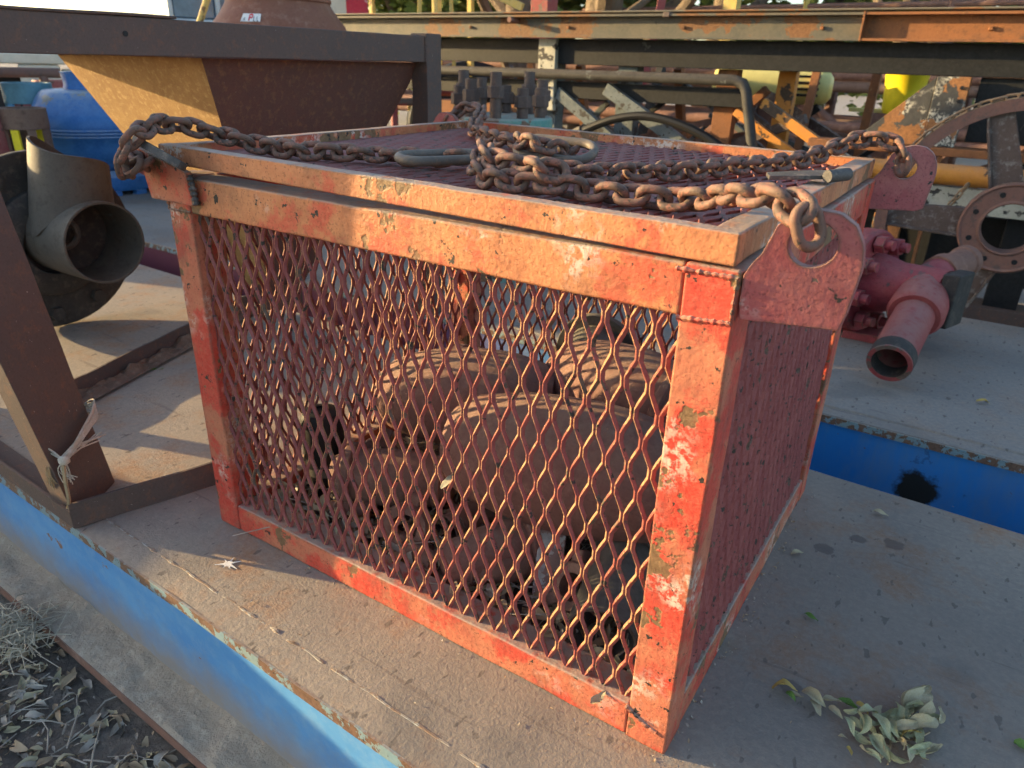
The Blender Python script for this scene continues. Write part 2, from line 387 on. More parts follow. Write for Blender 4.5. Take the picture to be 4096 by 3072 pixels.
M['wood_brown'] = rusty('brown_slot_band', (.16, .095, .07), (.20, .13, .095), (.12, .075, .055), .8, .8)
M['red_board'] = worn('red_white_board', (.50, .03, .06), (.46, .06, .08), (.80, .78, .74), .55, 4, .6, dust_amt=0)
M['bark'] = rusty('tree_bark', (.16, .12, .085), (.20, .155, .11), (.085, .065, .05), .95, .5, 1.0, .02)
M['twine'] = rusty('pale_frayed_twine', (.55, .48, .38), (.48, .40, .29), (.62, .57, .48), .95, 3)
M['twine_old'] = rusty('brown_rope_end', (.34, .24, .13), (.40, .30, .17), (.27, .19, .11), .95, 3)
def leaf_mat(name, a, b, tr=.25):
    k = NT(name)
    oi = k.n("ShaderNodeObjectInfo")
    c = k.mix(k.ramp(k.noise(24, 4, .6), .35, .65), a, b)
    k.p.inputs["Transmission Weight"].default_value = 0
    k.p.inputs["Subsurface Weight"].default_value = 0
    return k.done(c, .75, k.noise(150, 3, .6), .3, .001)
M['leaf_dry'] = leaf_mat('dry_olive_leaf', (.36, .36, .19), (.47, .46, .28))
M['leaf_tan'] = leaf_mat('dry_tan_leaf', (.40, .33, .19), (.46, .40, .26))
M['leaf_yellow'] = leaf_mat('yellow_leaf', (.52, .36, .08), (.46, .34, .12))
M['leaf_green'] = leaf_mat('green_leaf', (.09, .17, .03), (.15, .24, .05))
M['leaf_litter'] = leaf_mat('grey_leaf_litter', (.26, .22, .17), (.48, .42, .34))
M['leaf_litter2'] = leaf_mat('brown_leaf_litter', (.28, .19, .11), (.44, .33, .21))
M['straw'] = leaf_mat('dry_straw', (.42, .36, .26), (.52, .46, .35))
M['foliage'] = leaf_mat('sunny_foliage', (.11, .16, .03), (.20, .23, .05))
M['foliage2'] = leaf_mat('olive_foliage', (.07, .11, .03), (.13, .16, .045))
# ------------------------------------------------------------------ ground
def axis_lines(lo, a, b, hi, fine, ratio=1.7):
    L = [a + (b - a) * i / fine for i in range(fine + 1)]
    s = (b - a) / fine; x = b; st = s
    while x < hi: st *= ratio; x = min(hi, x + st); L.append(x)
    x = a; st = s
    while x > lo: st *= ratio; x = max(lo, x - st); L.insert(0, x)
    return L
GZ = -.30
def ground_z(x, y):
    if y > -.2 or y < -1.3 or x < -3.2 or x > .4: return GZ
    f = min(1, (-.2 - y) / .1, (y + 1.3) / .3, (x + 3.2) / .3, (.4 - x) / .3)
    n = noise.fractal(Vector((x * 7, y * 7, 0)), .9, 2.2, 5) * .016 + noise.noise(Vector((x * 2.2, y * 2.2, 5))) * .018
    return GZ + n * max(0, f)
def nonuni(name, xs, ys, fz, mat):
    mb = MB(); nx, ny = len(xs), len(ys)
    mb.v = [(x, y, fz(x, y)) for y in ys for x in xs]
    mb.f = [(j * nx + i, j * nx + i + 1, (j + 1) * nx + i + 1, (j + 1) * nx + i) for j in range(ny - 1) for i in range(nx - 1)]
    return mb.build(name, mat, fix=False)
tag(nonuni('soil_ground', axis_lines(-60, -2.4, .2, 60, 130), axis_lines(-40, -1.0, -.26, 2.9, 44), ground_z, M['soil']), kind='structure')
tag(nonuni('yard_ground', axis_lines(-220, -12, 6, 220, 20), axis_lines(2.9, 3, 12, 320, 14), lambda x, y: GZ + .02 * noise.noise(Vector((x * .7, y * .7, 2))), M['yard']), kind='structure')

# ------------------------------------------------------------------ the two wide skid beams that carry everything
SL = -.0278
def Yn(x): return -.2214 + SL * x
def Yf(x): return .978 + SL * x
XL, XR = -9.0, 2.6
def strip(mb, x0, x1, fy0, fy1, z0, z1):
    mb.hexa([(x0, fy0(x0), z0), (x1, fy0(x1), z0), (x1, fy1(x1), z0), (x0, fy1(x0), z0), (x0, fy0(x0), z1), (x1, fy0(x1), z1), (x1, fy1(x1), z1), (x0, fy1(x0), z1)])
b1 = thing('skid_beam', 'wide blue-sided steel skid beam with dusty top, directly under the red mesh basket', 'beam', (-1, .3, GZ))
mb = MB()
xs = axis_lines(XL, -1.6, .3, XR, 60, 1.5); ysn = [i / 24 for i in range(25)]
def top_pt(x, t):
    y = Yn(x) + (Yf(x) - Yn(x)) * t
    e = .0016 * noise.noise(Vector((x * 30, t * 10, 0))) if t in (0, 1) else 0
    return (x, y + e, -.004 + .004 * min(1, t * 30) + .0008 * noise.noise(Vector((x * 6, y * 6, 1))))
nx = len(xs)
mb.v = [top_pt(x, t) for t in ysn for x in xs]
mb.f = [(j * nx + i, j * nx + i + 1, (j + 1) * nx + i + 1, (j + 1) * nx + i) for j in range(24) for i in range(nx - 1)]
n0 = len(mb.v)
for j, t in ((0, 0), (24, 1)):
    off = len(mb.v)
    for i, x in enumerate(xs):
        p = mb.v[j * nx + i]; mb.v.append((p[0], p[1], -.022))
    for i in range(nx - 1):
        a, b = j * nx + i, j * nx + i + 1
        mb.f.append((a, off + i, off + i + 1, b))
mb.build('top_plate', M['deck'], b1, fix=True)
mb = MB(); strip(mb, XL, XR, lambda x: Yn(x) + .010, lambda x: Yn(x) + .03, -.275, -.021)
strip(mb, XL, XR, lambda x: Yf(x) - .03, lambda x: Yf(x) - .010, -.275, -.021); mb.build('web', M['web'], b1)
mb = MB(); strip(mb, XL, XR, lambda x: Yn(x) - .0035, lambda x: Yn(x) + .001, -.026, -.0035)
o = mb.build('edge_lip', M['lip'], b1); roughen(o, .05, .0018, 22)
# weld run behind the near edge
mb = MB(); path = []; rr = []
x = -2.6
while x < .6:
    path.append((x, Yn(x) + .052 + .0035 * noise.noise(Vector((x * 20, 0, 0))), -.0018)); rr.append(max(.0008, .0030 + .004 * noise.noise(Vector((x * 45, 3, 0))))); x += .009
mb.tube(path, rr, 6); mb.build('weld_seam', M['seam'], b1)
mb = MB()
def fl(u, v):
    x = XL + (XR - XL) * u if False else -3.4 + 4.2 * u
    y = (Yn(x) - .078) + .092 * v
    h = .010 * max(0, noise.fractal(Vector((x * 9, y * 14, 3)), 1, 2.1, 4) + .35) + .022 * max(0, v - .55) ** 1.2
    if v == 0: h = 0
    return (x, y, -.258 + h)
mb.grid(260, 12, fl); mb.build('flange_dirt', M['dirt'], b1, fix=False)
mb = MB(); strip(mb, XL, XR, lambda x: Yn(x) - .080, lambda x: Yn(x) + .05, -.283, -.2585); mb.build('bottom_flange', M['rust_pipe'], b1)

b2 = thing('skid_beam', 'wide steel skid beam with deep blue web, across the narrow gap behind the basket', 'beam', (-1, 2, GZ))
mb = MB(); mb.box((XL, 1.338, -.022), (XR, 2.64, 0)); o = mb.build('top_plate', M['deck2'], b2, .004)
mb = MB(); mb.box((XL, 1.350, -.275), (XR, 1.366, -.0225)); mb.box((XL, 2.60, -.275), (XR, 2.62, -.0225)); mb.build('web', M['web2'], b2)
mb = MB(); mb.box((XL, 1.3345, -.027), (XR, 1.3405, -.004)); o = mb.build('edge_lip', M['lip'], b2)
mb = MB(); mb.box((XL, 1.25, -.285), (XR, 1.42, -.276)); mb.build('bottom_flange', M['rust_pipe'], b2)
mb = MB(); path = []; rr = []
x = -1.2
while x < 1.6:
    path.append((x, 1.395 + .004 * noise.noise(Vector((x * 16, 0, 0))), .0)); rr.append(.006 + .002 * noise.noise(Vector((x * 40, 3, 0)))); x += .02
mb.tube(path, rr, 6); mb.build('weld_seam', M['deck2'], b2)

# ------------------------------------------------------------------ red mesh basket
W, D, H, T = 1.008, .866, .72, .062
bk = thing('mesh_basket', 'red-painted steel basket with expanded mesh sides and lid, holding old castings', 'basket', (-W / 2, D / 2, 0))
def boxpart(name, lo, hi, mat, parent, bevel=.004, rough_amp=.0011):
    mb = MB(); mb.box(lo, hi); o = mb.build(name, mat, parent)
    roughen(o, .055, rough_amp, 16, rnd.random() * 50)
    b = o.modifiers.new("bevel", 'BEVEL'); b.width = bevel; b.segments = 2; b.limit_method = 'ANGLE'; b.angle_limit = R_(50); b.harden_normals = True
    return o
for (x0, x1) in ((-T, 0), (-W, -W + T)):
    for (y0, y1) in ((0, T), (D - T, D)):
        boxpart('post', (x0, y0, .0), (x1, y1, H), M['red'], bk)
e = .0015
for z0, z1, nm in ((H - T, H - .001, 'top_rail'), (.001, T, 'bottom_rail')):
    boxpart(nm, (-W + T, e, z0), (-T, T - e, z1), M['red_faded' if nm == 'top_rail' else 'red'], bk)
    boxpart(nm, (-W + T, D - T + e, z0), (-T, D - e, z1), M['red'], bk)
    boxpart(nm, (-T + e, T, z0), (-e, D - T, z1), M['red'], bk)
    boxpart(nm, (-W + e, T, z0), (-W + T - e, D - T, z1), M['red'], bk)
def weld(pts, r, parent, mat):
    mb = MB(); P = []; rr = []
    for a, b in zip(pts, pts[1:]):
        a = Vector(a); b = Vector(b); n = max(2, int((b - a).length / .0022))
        for i in range(n):
            p = a.lerp(b, i / n); P.append(p); rr.append(r * (.9 + .22 * math.sin(i * 1.7) + .6 * noise.noise(p * 130)))
    mb.tube(P, rr, 7); return mb.build('weld_bead', mat, parent)
weld([(-.072, -.0005, .712), (-.004, -.0005, .712), (-.004, -.0005, .662), (-.066, -.0005, .657)], .0028, bk, M['red'])
weld([(-.945, -.0005, .660), (-1.004, -.0005, .660), (-1.006, -.0005, .70)], .0027, bk, M['red'])
weld([(-.066, -.0005, .06), (-.035, -.0005, .043), (-.014, -.0005, .037)], .0034, bk, M['red'])

def expanded(name, O, U, V, N, w, h, S, L, sw, dp, mat, parent, fz=None, tilt=.62, edge_mat=None):
    O = Vector(O); U = Vector(U); V = Vector(V); N = Vector(N)
    flip = U.cross(N).dot(V) > 0
    mb = MB(); b = L * .17; ct, st = math.cos(tilt), math.sin(tilt); A = S / 4 - sw * ct * .42
    i = -1
    while (i + .5) * S / 2 - A < w:
        pts = []
        j = 0
        sg = 1 if i % 2 == 0 else -1
        while True:
            v0 = j * L / 2; s_ = (1 if j % 2 == 0 else -1) * sg
            u = (i + .5) * S / 2 + A * s_
            for vv in (v0 - b / 2, v0 + b / 2): pts.append((u, vv, s_))
            if v0 > h: break
            j += 1
        q = []
        for (a0, a1) in zip(pts, pts[1:]):
            if a0[1] < 0 <= a1[1] and a1[1] > a0[1]:
                f = -a0[1] / (a1[1] - a0[1]); q.append((a0[0] + (a1[0] - a0[0]) * f, 0.0, 0))
            if 0 <= a0[1] <= h and (not q or a0[1] > q[-1][1]): q.append(a0)
            if a0[1] < h <= a1[1]:
                f = (h - a0[1]) / (a1[1] - a0[1]); q.append((a0[0] + (a1[0] - a0[0]) * f, h, 0))
        q = [(min(max(u, .0), w), v, s_) for u, v, s_ in q]
        n0 = len(mb.v)
        for u, v, s_ in q:
            jx = .0006 * noise.noise(Vector((u * 70, v * 70, i))) + .0022 * noise.noise(Vector((u * 9, v * 9, 4)))
            for du, dn in ((-1, -1), (1, -1), (1, 1), (-1, 1)):
                a_, b_ = du * sw / 2, dn * dp / 2
                p = O + U * (u + jx + a_ * ct - b_ * st) + V * v + N * (a_ * st + b_ * ct)
                if fz: p.z += fz(p.x, p.y)
                mb.v.append(tuple(p))
        for k in range(len(q) - 1):
            a = n0 + k * 4
            for c in range(4): mb.f.append((a + c, a + 4 + c, a + 4 + (c + 1) % 4, a + (c + 1) % 4) if flip else (a + c, a + (c + 1) % 4, a + 4 + (c + 1) % 4, a + 4 + c))
        i += 1
    o = mb.build(name, mat, parent, smooth=False, fix=False)
    o.data.materials.append(edge_mat or (M['mesh_edge'] if mat is M['red_mesh'] else mat))
    o.data.polygons.foreach_set('material_index', [1 if i_ % 4 in (1, 3) else 0 for i_ in range(len(o.data.polygons))])
    b_ = o.modifiers.new("bevel", 'BEVEL'); b_.width = .0007; b_.segments = 1; b_.limit_method = 'ANGLE'; b_.angle_limit = R_(60)
    return o
S_, L_ = .0330, .0770
zi, hh = T - .006, H - 2 * T + .012
expanded('mesh_panel', (-W + T - .004, .016, zi), (1, 0, 0), (0, 0, 1), (0, 1, 0), W - 2 * T + .008, hh, S_, L_, .0064, .0062, M['red_mesh'], bk)
expanded('mesh_panel', (-W + T - .004, D - .034, zi), (1, 0, 0), (0, 0, 1), (0, 1, 0), W - 2 * T + .008, hh, S_, L_, .0064, .0062, M['red_mesh'], bk)
expanded('mesh_panel', (-.012, T - .004, zi), (0, 1, 0), (0, 0, 1), (1, 0, 0), D - 2 * T + .008, hh, S_, L_, .0100, .0050, M['red_mesh'], bk, edge_mat=M['red_mesh'])
expanded('mesh_panel', (-W + .03, T - .004, zi), (0, 1, 0), (0, 0, 1), (1, 0, 0), D - 2 * T + .008, hh, S_, L_, .0064, .0062, M['red_mesh'], bk)
mb = MB(); mb.box((-W + .03, .03, .008), (-.03, D - .03, .014)); mb.build('floor_plate', M['brown'], bk)

# lid, a little sprung at the left front corner
def lift(x, y): return -x * .010
def lid_rail(name, x0, x1, y0, y1, z0, z1, mat=None):
    mb = MB()
    mb.hexa([(x, y, z + lift(x, y) * (1.5 if z == z0 else 1)) for z in (z0, z1) for x, y in ((x0, y0), (x1, y0), (x1, y1), (x0, y1))])
    o = mb.build(name, mat or M['red_faded'], bk); roughen(o, .05, .0011, 14, rnd.random() * 40)
    b = o.modifiers.new("bevel", 'BEVEL'); b.width = .0025; b.segments = 2; b.limit_method = 'ANGLE'; b.angle_limit = R_(50); b.harden_normals = True
    return o
Z0, Z1 = .7230, .7585
lid_rail('lid_rail', -W, -.008, -.001, .024, Z0, Z1)
lid_rail('lid_rail', -W, -.008, D - .024, D - .002, Z0, Z1)
lid_rail('lid_rail', -.042, -.0085, .0245, D - .0245, Z0 + .001, Z1 - .001)
lid_rail('lid_rail', -W + .0005, -W + .024, .0245, D - .0245, Z0 + .001, Z1 - .001)
expanded('lid_mesh', (-W + .02, .02, .7395), (1, 0, 0), (0, 1, 0), (0, 0, 1), W - .058, D - .04, S_, L_, .0086, .0050, M['lid_mesh'], bk, fz=lambda x, y: lift(x, y) - .003 * math.sin(math.pi * min(1, max(0, y / D))) , tilt=-.28)
# flat strap with a rolled eye on the right lid rail
mb = MB(); mb.plate([(-.085, .385, .762), (-.02, .43, .764), (-.005, .455, .768), (-.03, .47, .768), (-.10, .425, .762)], (0, 0, 1), .006)
mb.cyl((-.012, .425, .770), (.010, .462, .772), .0095, n=14); mb.build('hinge_strap', M['lug_edge'], bk, .001)

def ring_plate(name, outl, hc, hr, tr, th, mat, parent, n=44):
    """2-D outline with a round hole, tr maps (a,b,t) to the world"""
    O = []; Hh = []
    for i in range(n):
        a = 2 * math.pi * i / n; d = (math.cos(a), math.sin(a)); best = None
        for k in range(len(outl)):
            p, q = outl[k], outl[(k + 1) % len(outl)]
            ex, ey = q[0] - p[0], q[1] - p[1]; den = d[0] * ey - d[1] * ex
            if abs(den) < 1e-9: continue
            t = ((p[0] - hc[0]) * ey - (p[1] - hc[1]) * ex) / den; s = ((p[0] - hc[0]) * d[1] - (p[1] - hc[1]) * d[0]) / den
            if t > 0 and -1e-6 <= s <= 1 + 1e-6 and (best is None or t < best): best = t
        best = best or hr * 1.5
        O.append((hc[0] + d[0] * best, hc[1] + d[1] * best)); Hh.append((hc[0] + d[0] * hr, hc[1] + d[1] * hr))
    mb = MB(); k = n
    vs = [tr(a, b, 0) for a, b in O] + [tr(a, b, 0) for a, b in Hh] + [tr(a, b, th) for a, b in O] + [tr(a, b, th) for a, b in Hh]
    fs = []
    for i in range(k):
        j = (i + 1) % k
        fs += [(i, j, k + j, k + i), (2 * k + j, 2 * k + i, 3 * k + i, 3 * k + j), (j, i, 2 * k + i, 2 * k + j), (k + i, k + j, 3 * k + j, 3 * k + i)]
    mb.add(vs, fs)
    return mb.build(name, mat, parent, .0012)
LUG = [(0, .668), (.1, .669), (.107, .735), (.104, .757), (.094, .776), (.078, .787), (.058, .789), (.036, .783), (.024, .771), (.013, .738), (.0, .722)]
ring_plate('lug', LUG, (.059, .754), .0225, lambda a, b, t: (a + .001, .001 + t + a * .25, b), .013, M['lug'], bk)
ring_plate('lug', [(a, b - .004) for a, b in LUG], (.054, .742), .019, lambda a, b, t: (a + .001 - .01, D - .016 + t + (b - .67) * .25 + a * .40, b), .013, M['lug'], bk)
ring_plate('lug', [(a, b - .004) for a, b in LUG], (.054, .742), .019, lambda a, b, t: (-W - a + .01, D - .014 + t, b), .013, M['lug'], bk)
# left front lug: lower half flat on the corner, upper half bent towards the camera
mb = MB(); mb.plate([(-.917, -.0125, .676), (-1.035, -.0125, .676), (-1.045, -.0125, .715), (-1.06, -.0125, .762), (-.925, -.0125, .731)], (0, 1, 0), .0115)
mb.build('lug', M['red'], bk, .0015)
A_ = Vector((-.922, -.0135, .732)); B_ = Vector((-1.064, -.0135, .7695)); ww = Vector((.80, -.50, .095)).normalized() * .075
nn = (B_ - A_).cross(ww).normalized()
mid = (A_ + B_) / 2; ua = (B_ - A_) / 2
outl = [(-1, 0), (1, 0), (1.0, .55), (.75, .88), (.3, 1.0), (-.3, .93), (-.75, .6), (-.95, .25)]
ring_plate('lug_bent_tip', outl, (.25, .5), .30, lambda a, b, t: mid + ua * a + ww * b + nn * t, .0125, M['lug_edge'], bk)
weld([(-.914, -.008, .678), (-.916, -.010, .729)], .006, bk, M['lug_edge'])

# ------------------------------------------------------------------ sling chains and oblong rings
def link_mesh(L, Wd, r, n=22, k=8, name='link'):
    R = Wd / 2 - r; st = L / 2 - r - R; path = []
    for i in range(n // 2 + 1):
        a = -math.pi / 2 + math.pi * i / (n // 2); path.append((st + R * math.cos(a), R * math.sin(a), 0))
    for i in range(n // 2 + 1):
        a = math.pi / 2 + math.pi * i / (n // 2); path.append((-st + R * math.cos(a), R * math.sin(a), 0))
    mb = MB(); mb.tube(path, r, k, closed=True); me = mb.mesh(name, ang=80); me.materials.append(M['chain']); return me
LINK = link_mesh(.051, .0375, .0056)
PITCH = .0285
def catmull(P, per=24):
    out = []
    for i in range(len(P) - 1):
        p0, p1, p2, p3 = P[max(i - 1, 0)], P[i], P[i + 1], P[min(i + 2, len(P) - 1)]
        for j in range(per):
            t = j / per
            out.append(.5 * ((2 * p1) + (p2 - p0) * t + (2 * p0 - 5 * p1 + 4 * p2 - p3) * t * t + (3 * p1 - p0 - 3 * p2 + p3) * t ** 3))
    out.append(P[-1]); return out
def resample(P, step):
    out = [P[0]]; acc = 0
    for a, b in zip(P, P[1:]):
        d = (b - a).length
        while acc + d >= step and d > 1e-9:
            f = (step - acc) / d; a = a.lerp(b, f); out.append(a.copy()); d = (b - a).length; acc = 0
        acc += d
    return out
def chain(label, pts, roll0=0.0, mesh=LINK, pitch=PITCH, name='sling_chain', group=None, jit=1.0, seed=1):
    rr = random.Random(seed)
    P = resample(catmull([Vector(p) for p in pts]), pitch)
    t = thing(name, label, 'chain', tuple(P[0]), group)
    for i in range(len(P) - 1):
        a, b = P[i], P[i + 1]; c = (a + b) / 2; d = (b - a).normalized()
        ref = Vector((0, 0, 1)) if abs(d.z) < .85 else Vector((0, 1, 0))
        y = ref.cross(d).normalized(); z = d.cross(y)
        ro = roll0 + (math.pi / 4 if i % 2 else -math.pi / 4) + rr.uniform(-.28, .28) * jit
        y2 = y * math.cos(ro) + z * math.sin(ro); z2 = d.cross(y2)
        yaw = rr.uniform(-.10, .10) * jit
        mt = Matrix((d, y2, z2)).transposed().to_4x4() @ Matrix.Rotation(yaw, 4, 'Z')
        mt.translation = c
        o = bpy.data.objects.new('link', mesh); COL.objects.link(o); attach(o, t); o.matrix_basis = mt
    return t
cz = .757
def cp(x, y, z=None): return (x, y, (cz if z is None else z) + lift(x, y))
chain('rusty sling chain across the left of the lid, knotted through the bent left lug',
      [(-1.005, -.070, .728), (-.990, -.078, .760), (-.965, -.055, .792), (-.990, -.015, .800), (-1.0, .035, .799), (-.968, .078, .785), cp(-.921, .096, .766), cp(-.875, .119), cp(-.796, .127), cp(-.745, .157), cp(-.687, .180), cp(-.632, .205), cp(-.576, .227), cp(-.515, .235, .768)], seed=3)
chain('short tail of rusty chain hanging in a loop below the bent left lug',
      [(-.985, -.055, .742), (-1.02, -.06, .728), (-1.045, -.045, .735), (-1.055, -.03, .752), (-1.02, -.03, .735), (-.985, -.04, .742)], seed=11)
chain('rusty sling chain leading from the far left corner of the lid to the middle',
      [(-1.06, .86, .765), (-1.035, .89, .79), (-1.0, .88, .802), (-.955, .865, .795), (-.925, .83, .79), cp(-.88, .745, .77), cp(-.826, .665), cp(-.759, .611), cp(-.716, .581), cp(-.655, .545), cp(-.598, .535), cp(-.550, .490), cp(-.49, .41, .767)], seed=5)
chain('rusty sling chain from the middle of the lid to the sunlit near right lug',
      [cp(-.470, .19, .770), cp(-.445, .145, .764), cp(-.410, .118), cp(-.368, .100, .762), cp(-.335, .108), cp(-.300, .112, .762), cp(-.265, .130), cp(-.221, .133), cp(-.181, .136), cp(-.145, .144), cp(-.114, .142, .760), cp(-.070, .115, .774), (-.03, .062, .788), (.010, .030, .793), (.038, .012, .790), (.056, .002, .777), (.060, .012, .752)], seed=8)
chain('rusty sling chain from the middle of the lid to the far right lug',
      [cp(-.445, .225, .766), cp(-.401, .245), cp(-.357, .258), cp(-.311, .284), cp(-.281, .332), cp(-.249, .377), cp(-.217, .425), cp(-.192, .505), cp(-.168, .569), cp(-.141, .626), cp(-.115, .69, .760), cp(-.09, .76, .768), (-.065, .82, .784), (-.04, .855, .793), (.0, .86, .794), (.030, .86, .784), (.042, .85, .762), (.044, .85, .730)], seed=4)
chain('rusty slack chain heaped in the middle of the lid beside the oblong rings',
      [cp(-.470, .20, .784), cp(-.440, .16, .782), cp(-.405, .128, .780), cp(-.375, .135, .778), cp(-.345, .128, .780), cp(-.315, .108, .780), cp(-.285, .122, .776)], seed=21)
chain('loose rusty chain end lying across the oblong ring at the back of the lid',
      [cp(-.52, .375, .778), cp(-.488, .34, .784), cp(-.455, .325, .784), cp(-.435, .355, .776), cp(-.43, .40, .766), cp(-.45, .44, .758)], seed=31)
def oblong(label, c, d, up, L, Wd, r):
    me = link_mesh(L, Wd, r, 28, 12, 'oblong_ring'); me.materials.clear(); me.materials.append(M['ring'])
    o = bpy.data.objects.new('oblong_ring', me); COL.objects.link(o)
    d = Vector(d).normalized(); u = Vector(up); y = u.cross(d).normalized(); z = d.cross(y)
    mt = Matrix((d, y, z)).transposed().to_4x4(); mt.translation = c; o.matrix_basis = mt
    tag(o, label, 'ring')
oblong('thick bare steel oblong ring lying flat on the left of the chain heap', cp(-.556, .205, 0.763), (.062, .115, .0), (.05, .0, 1), .160, .078, .0080)
oblong('thick bare steel oblong ring leaning on the right of the chain heap', cp(-.452, .385, 0.771), (.135, .02, -.004), (-.05, -.42, 1), .155, .078, .0080)

# ------------------------------------------------------------------ hopper stand
hp = thing('hopper_stand', 'dark brown steel hopper stand with tapering bin, left of the basket', 'hopper', (-1.9, .6, 0))
def barpart(name, a, b, w, h, mat, parent, bevel=.003, up=(0, 0, 1), rough=0.0012):
    mb = MB(); mb.bar(a, b, w, h, up); o = mb.build(name, mat, parent)
    if rough: roughen(o, .08, rough, 10, rnd.random() * 30)
    bb = o.modifiers.new("bevel", 'BEVEL'); bb.width = bevel; bb.segments = 2; bb.limit_method = 'ANGLE'; bb.angle_limit = R_(50); bb.harden_normals = True
    return o
bx, hz0, hz1 = -1.5, .90, .98
barpart('top_beam', (bx - .028, -.174, .94), (bx - .028, 1.309, .94), .056, .08, M['brown'], hp)
barpart('leg', (bx - .03, 1.350, 0), (bx - .03, 1.350, .988), .07, .078, M['brown'], hp, up=(0, 1, 0))
barpart('top_beam', (-2.33, -.23, .955), (-2.33, 1.39, .955), .05, .11, M['brown'], hp)
barpart('top_beam', (-2.304, -.20, .9395), (-1.463, -.20, .9395), .05, .078, M['brown'], hp)
barpart('top_beam', (-2.304, .455, .9395), (-1.557, .455, .9395), .045, .078, M['brown'], hp)
barpart('top_beam', (-2.304, 1.36, .9395), (-1.568, 1.36, .9395), .05, .078, M['brown'], hp)
barpart('leg', (-2.33, 1.35, 0), (-2.33, 1.35, .899), .05, .05, M['brown'], hp, up=(0, 1, 0))
barpart('leg', (-2.36, -.18, 0), (-2.33, -.18, .899), .05, .05, M['brown'], hp, up=(0, 1, 0))
# near leg, leaning, flat bar with its -Y edge in the sun
mb = MB()
Lb = [(-1.240, -.178), (-1.333, -.045), (-1.385, -.050), (-1.300, -.185)]
Lt = [(-1.392, -.278), (-1.402, -.135), (-1.462, -.135), (-1.455, -.282)]
mb.hexa([(x, y, .0) for x, y in Lb] + [(x, y, .985) for x, y in Lt]); o = mb.build('leg', M['brown'], hp); roughen(o, .06, .0012, 10)
bb = o.modifiers.new("bevel", 'BEVEL'); bb.width = .003; bb.segments = 2; bb.limit_method = 'ANGLE'; bb.angle_limit = R_(50); bb.harden_normals = True
# base angles
def angle_iron(name, a, b, w, h, side, mat, parent, th=.006, rough=.0015):
    a = Vector(a); b = Vector(b); d = (b - a).normalized(); s = Vector((0, 0, 1)).cross(d) * side
    mb = MB(); mb.hexa([a, b, b + s * th, a + s * th, a + Vector((0, 0, h)), b + Vector((0, 0, h)), b + s * th + Vector((0, 0, h)), a + s * th + Vector((0, 0, h))])
    a2 = a + s * (th + .0005); b2 = b + s * (th + .0005); z = Vector((0, 0, th))
    mb.hexa([a2, b2, b2 + s * w, a2 + s * w, a2 + z, b2 + z, b2 + s * w + z, a2 + s * w + z])
    o = mb.build(name, mat, parent); roughen(o, .05, rough, 12, rnd.random() * 30); return o
angle_iron('base_angle', (-1.2275, -.193, .001), (-1.092, .215, .001), .05, .058, 1, M['brown'], hp)
angle_iron('base_angle', (-2.6, -.135, .001), (-1.2285, -.194, .001), .058, .04, 1, M['brown'], hp)
# hopper bin: four sloping plates
tc = [(-1.545, .485, .898), (-1.545, 1.336, .898), (-2.24, 1.336, .898), (-2.24, .485, .898)]
cxy = (-1.885, .91)
bc = [(cxy[0] + (x - cxy[0]) * .17, cxy[1] + (y - cxy[1]) * .17, .898 - .83 * .9) for x, y, z in tc]
for k in range(4):
    a, b = tc[k], tc[(k + 1) % 4]; c, d = bc[(k + 1) % 4], bc[k]
    mb = MB(); inn = lambda p: (p[0] + (cxy[0] - p[0]) * .012, p[1] + (cxy[1] - p[1]) * .012, p[2])
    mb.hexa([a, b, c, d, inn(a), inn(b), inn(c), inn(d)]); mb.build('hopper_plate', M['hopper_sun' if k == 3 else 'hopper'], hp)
mb = MB(); mb.pipe((cxy[0], cxy[1], .08), (cxy[0], cxy[1], .17), .085, .006); mb.build('outlet', M['hopper'], hp)
# loose bent strip on the beam
mb = MB()
def stp(u, v):
    y = -.3 + u * .70; x = -1.497 - .055 * v
    return (x, y, .9802 + .0012 * math.sin(u * 9))
mb.grid(24, 3, stp)
o = mb.build('top_strip', M['brown'], hp, fix=False); s = o.modifiers.new('solid', 'SOLIDIFY'); s.thickness = .006; s.offset = 1
mb = MB(); mb.cyl((-1.4985, .27, .945), (-1.503, .27, .945), .006, n=14); mb.build('bolt_hole', M['rubber'], hp)
weld([(-1.499, 1.309, .902), (-1.499, 1.310, .98)], .004, hp, M['brown'])

# second rusty angle with caked mud, lying on the deck behind the leg
ai = thing('angle_iron', 'rusty angle iron caked with dried mud, lying on the deck between leg and basket', 'angle iron', (-2, .4, 0))
o = angle_iron('angle', (-1.80, .02, .002), (-2.12, .95, .002), .05, .055, 1, M['brown'], ai, rough=.004)
mb = MB()
def mudf(u, v):
    a = Vector((-1.76, .02, .008)).lerp(Vector((-2.08, .95, .008)), u); s = Vector((.94, .33, 0))
    h = max(0, noise.fractal(Vector((u * 16, v * 3, 7)), 1, 2, 4) + .25) * .034 * math.sin(math.pi * min(1, v + .15)) ** .7
    return tuple(a + s * ((v - .6) * .07) + Vector((0, 0, h)))
mb.grid(90, 8, mudf); mb.build('caked_mud', M['mud'], ai, fix=False)
def lump(name, c, r, mat, parent=None, seed=0, sub=3, squash=.7):
    bm = bmesh.new(); bmesh.ops.create_icosphere(bm, subdivisions=sub, radius=1)
    for v in bm.verts:
        n = noise.fractal(v.co * 1.6 + Vector((seed, 0, 0)), 1, 2, 5)
        v.co = v.co * r * (1 + .45 * n); v.co.z *= squash; v.co += Vector(c)
    me = bpy.data.meshes.new(name); bm.to_mesh(me); bm.free(); me.polygons.foreach_set("use_smooth", [True] * len(me.polygons))
    return link(name, me, parent, mat)
tag(lump('mud_clod', (-1.735, .005, .03), .042, M['mud'], seed=4), 'crumbly brown mud clod at the left end of the caked angle iron', 'mud')

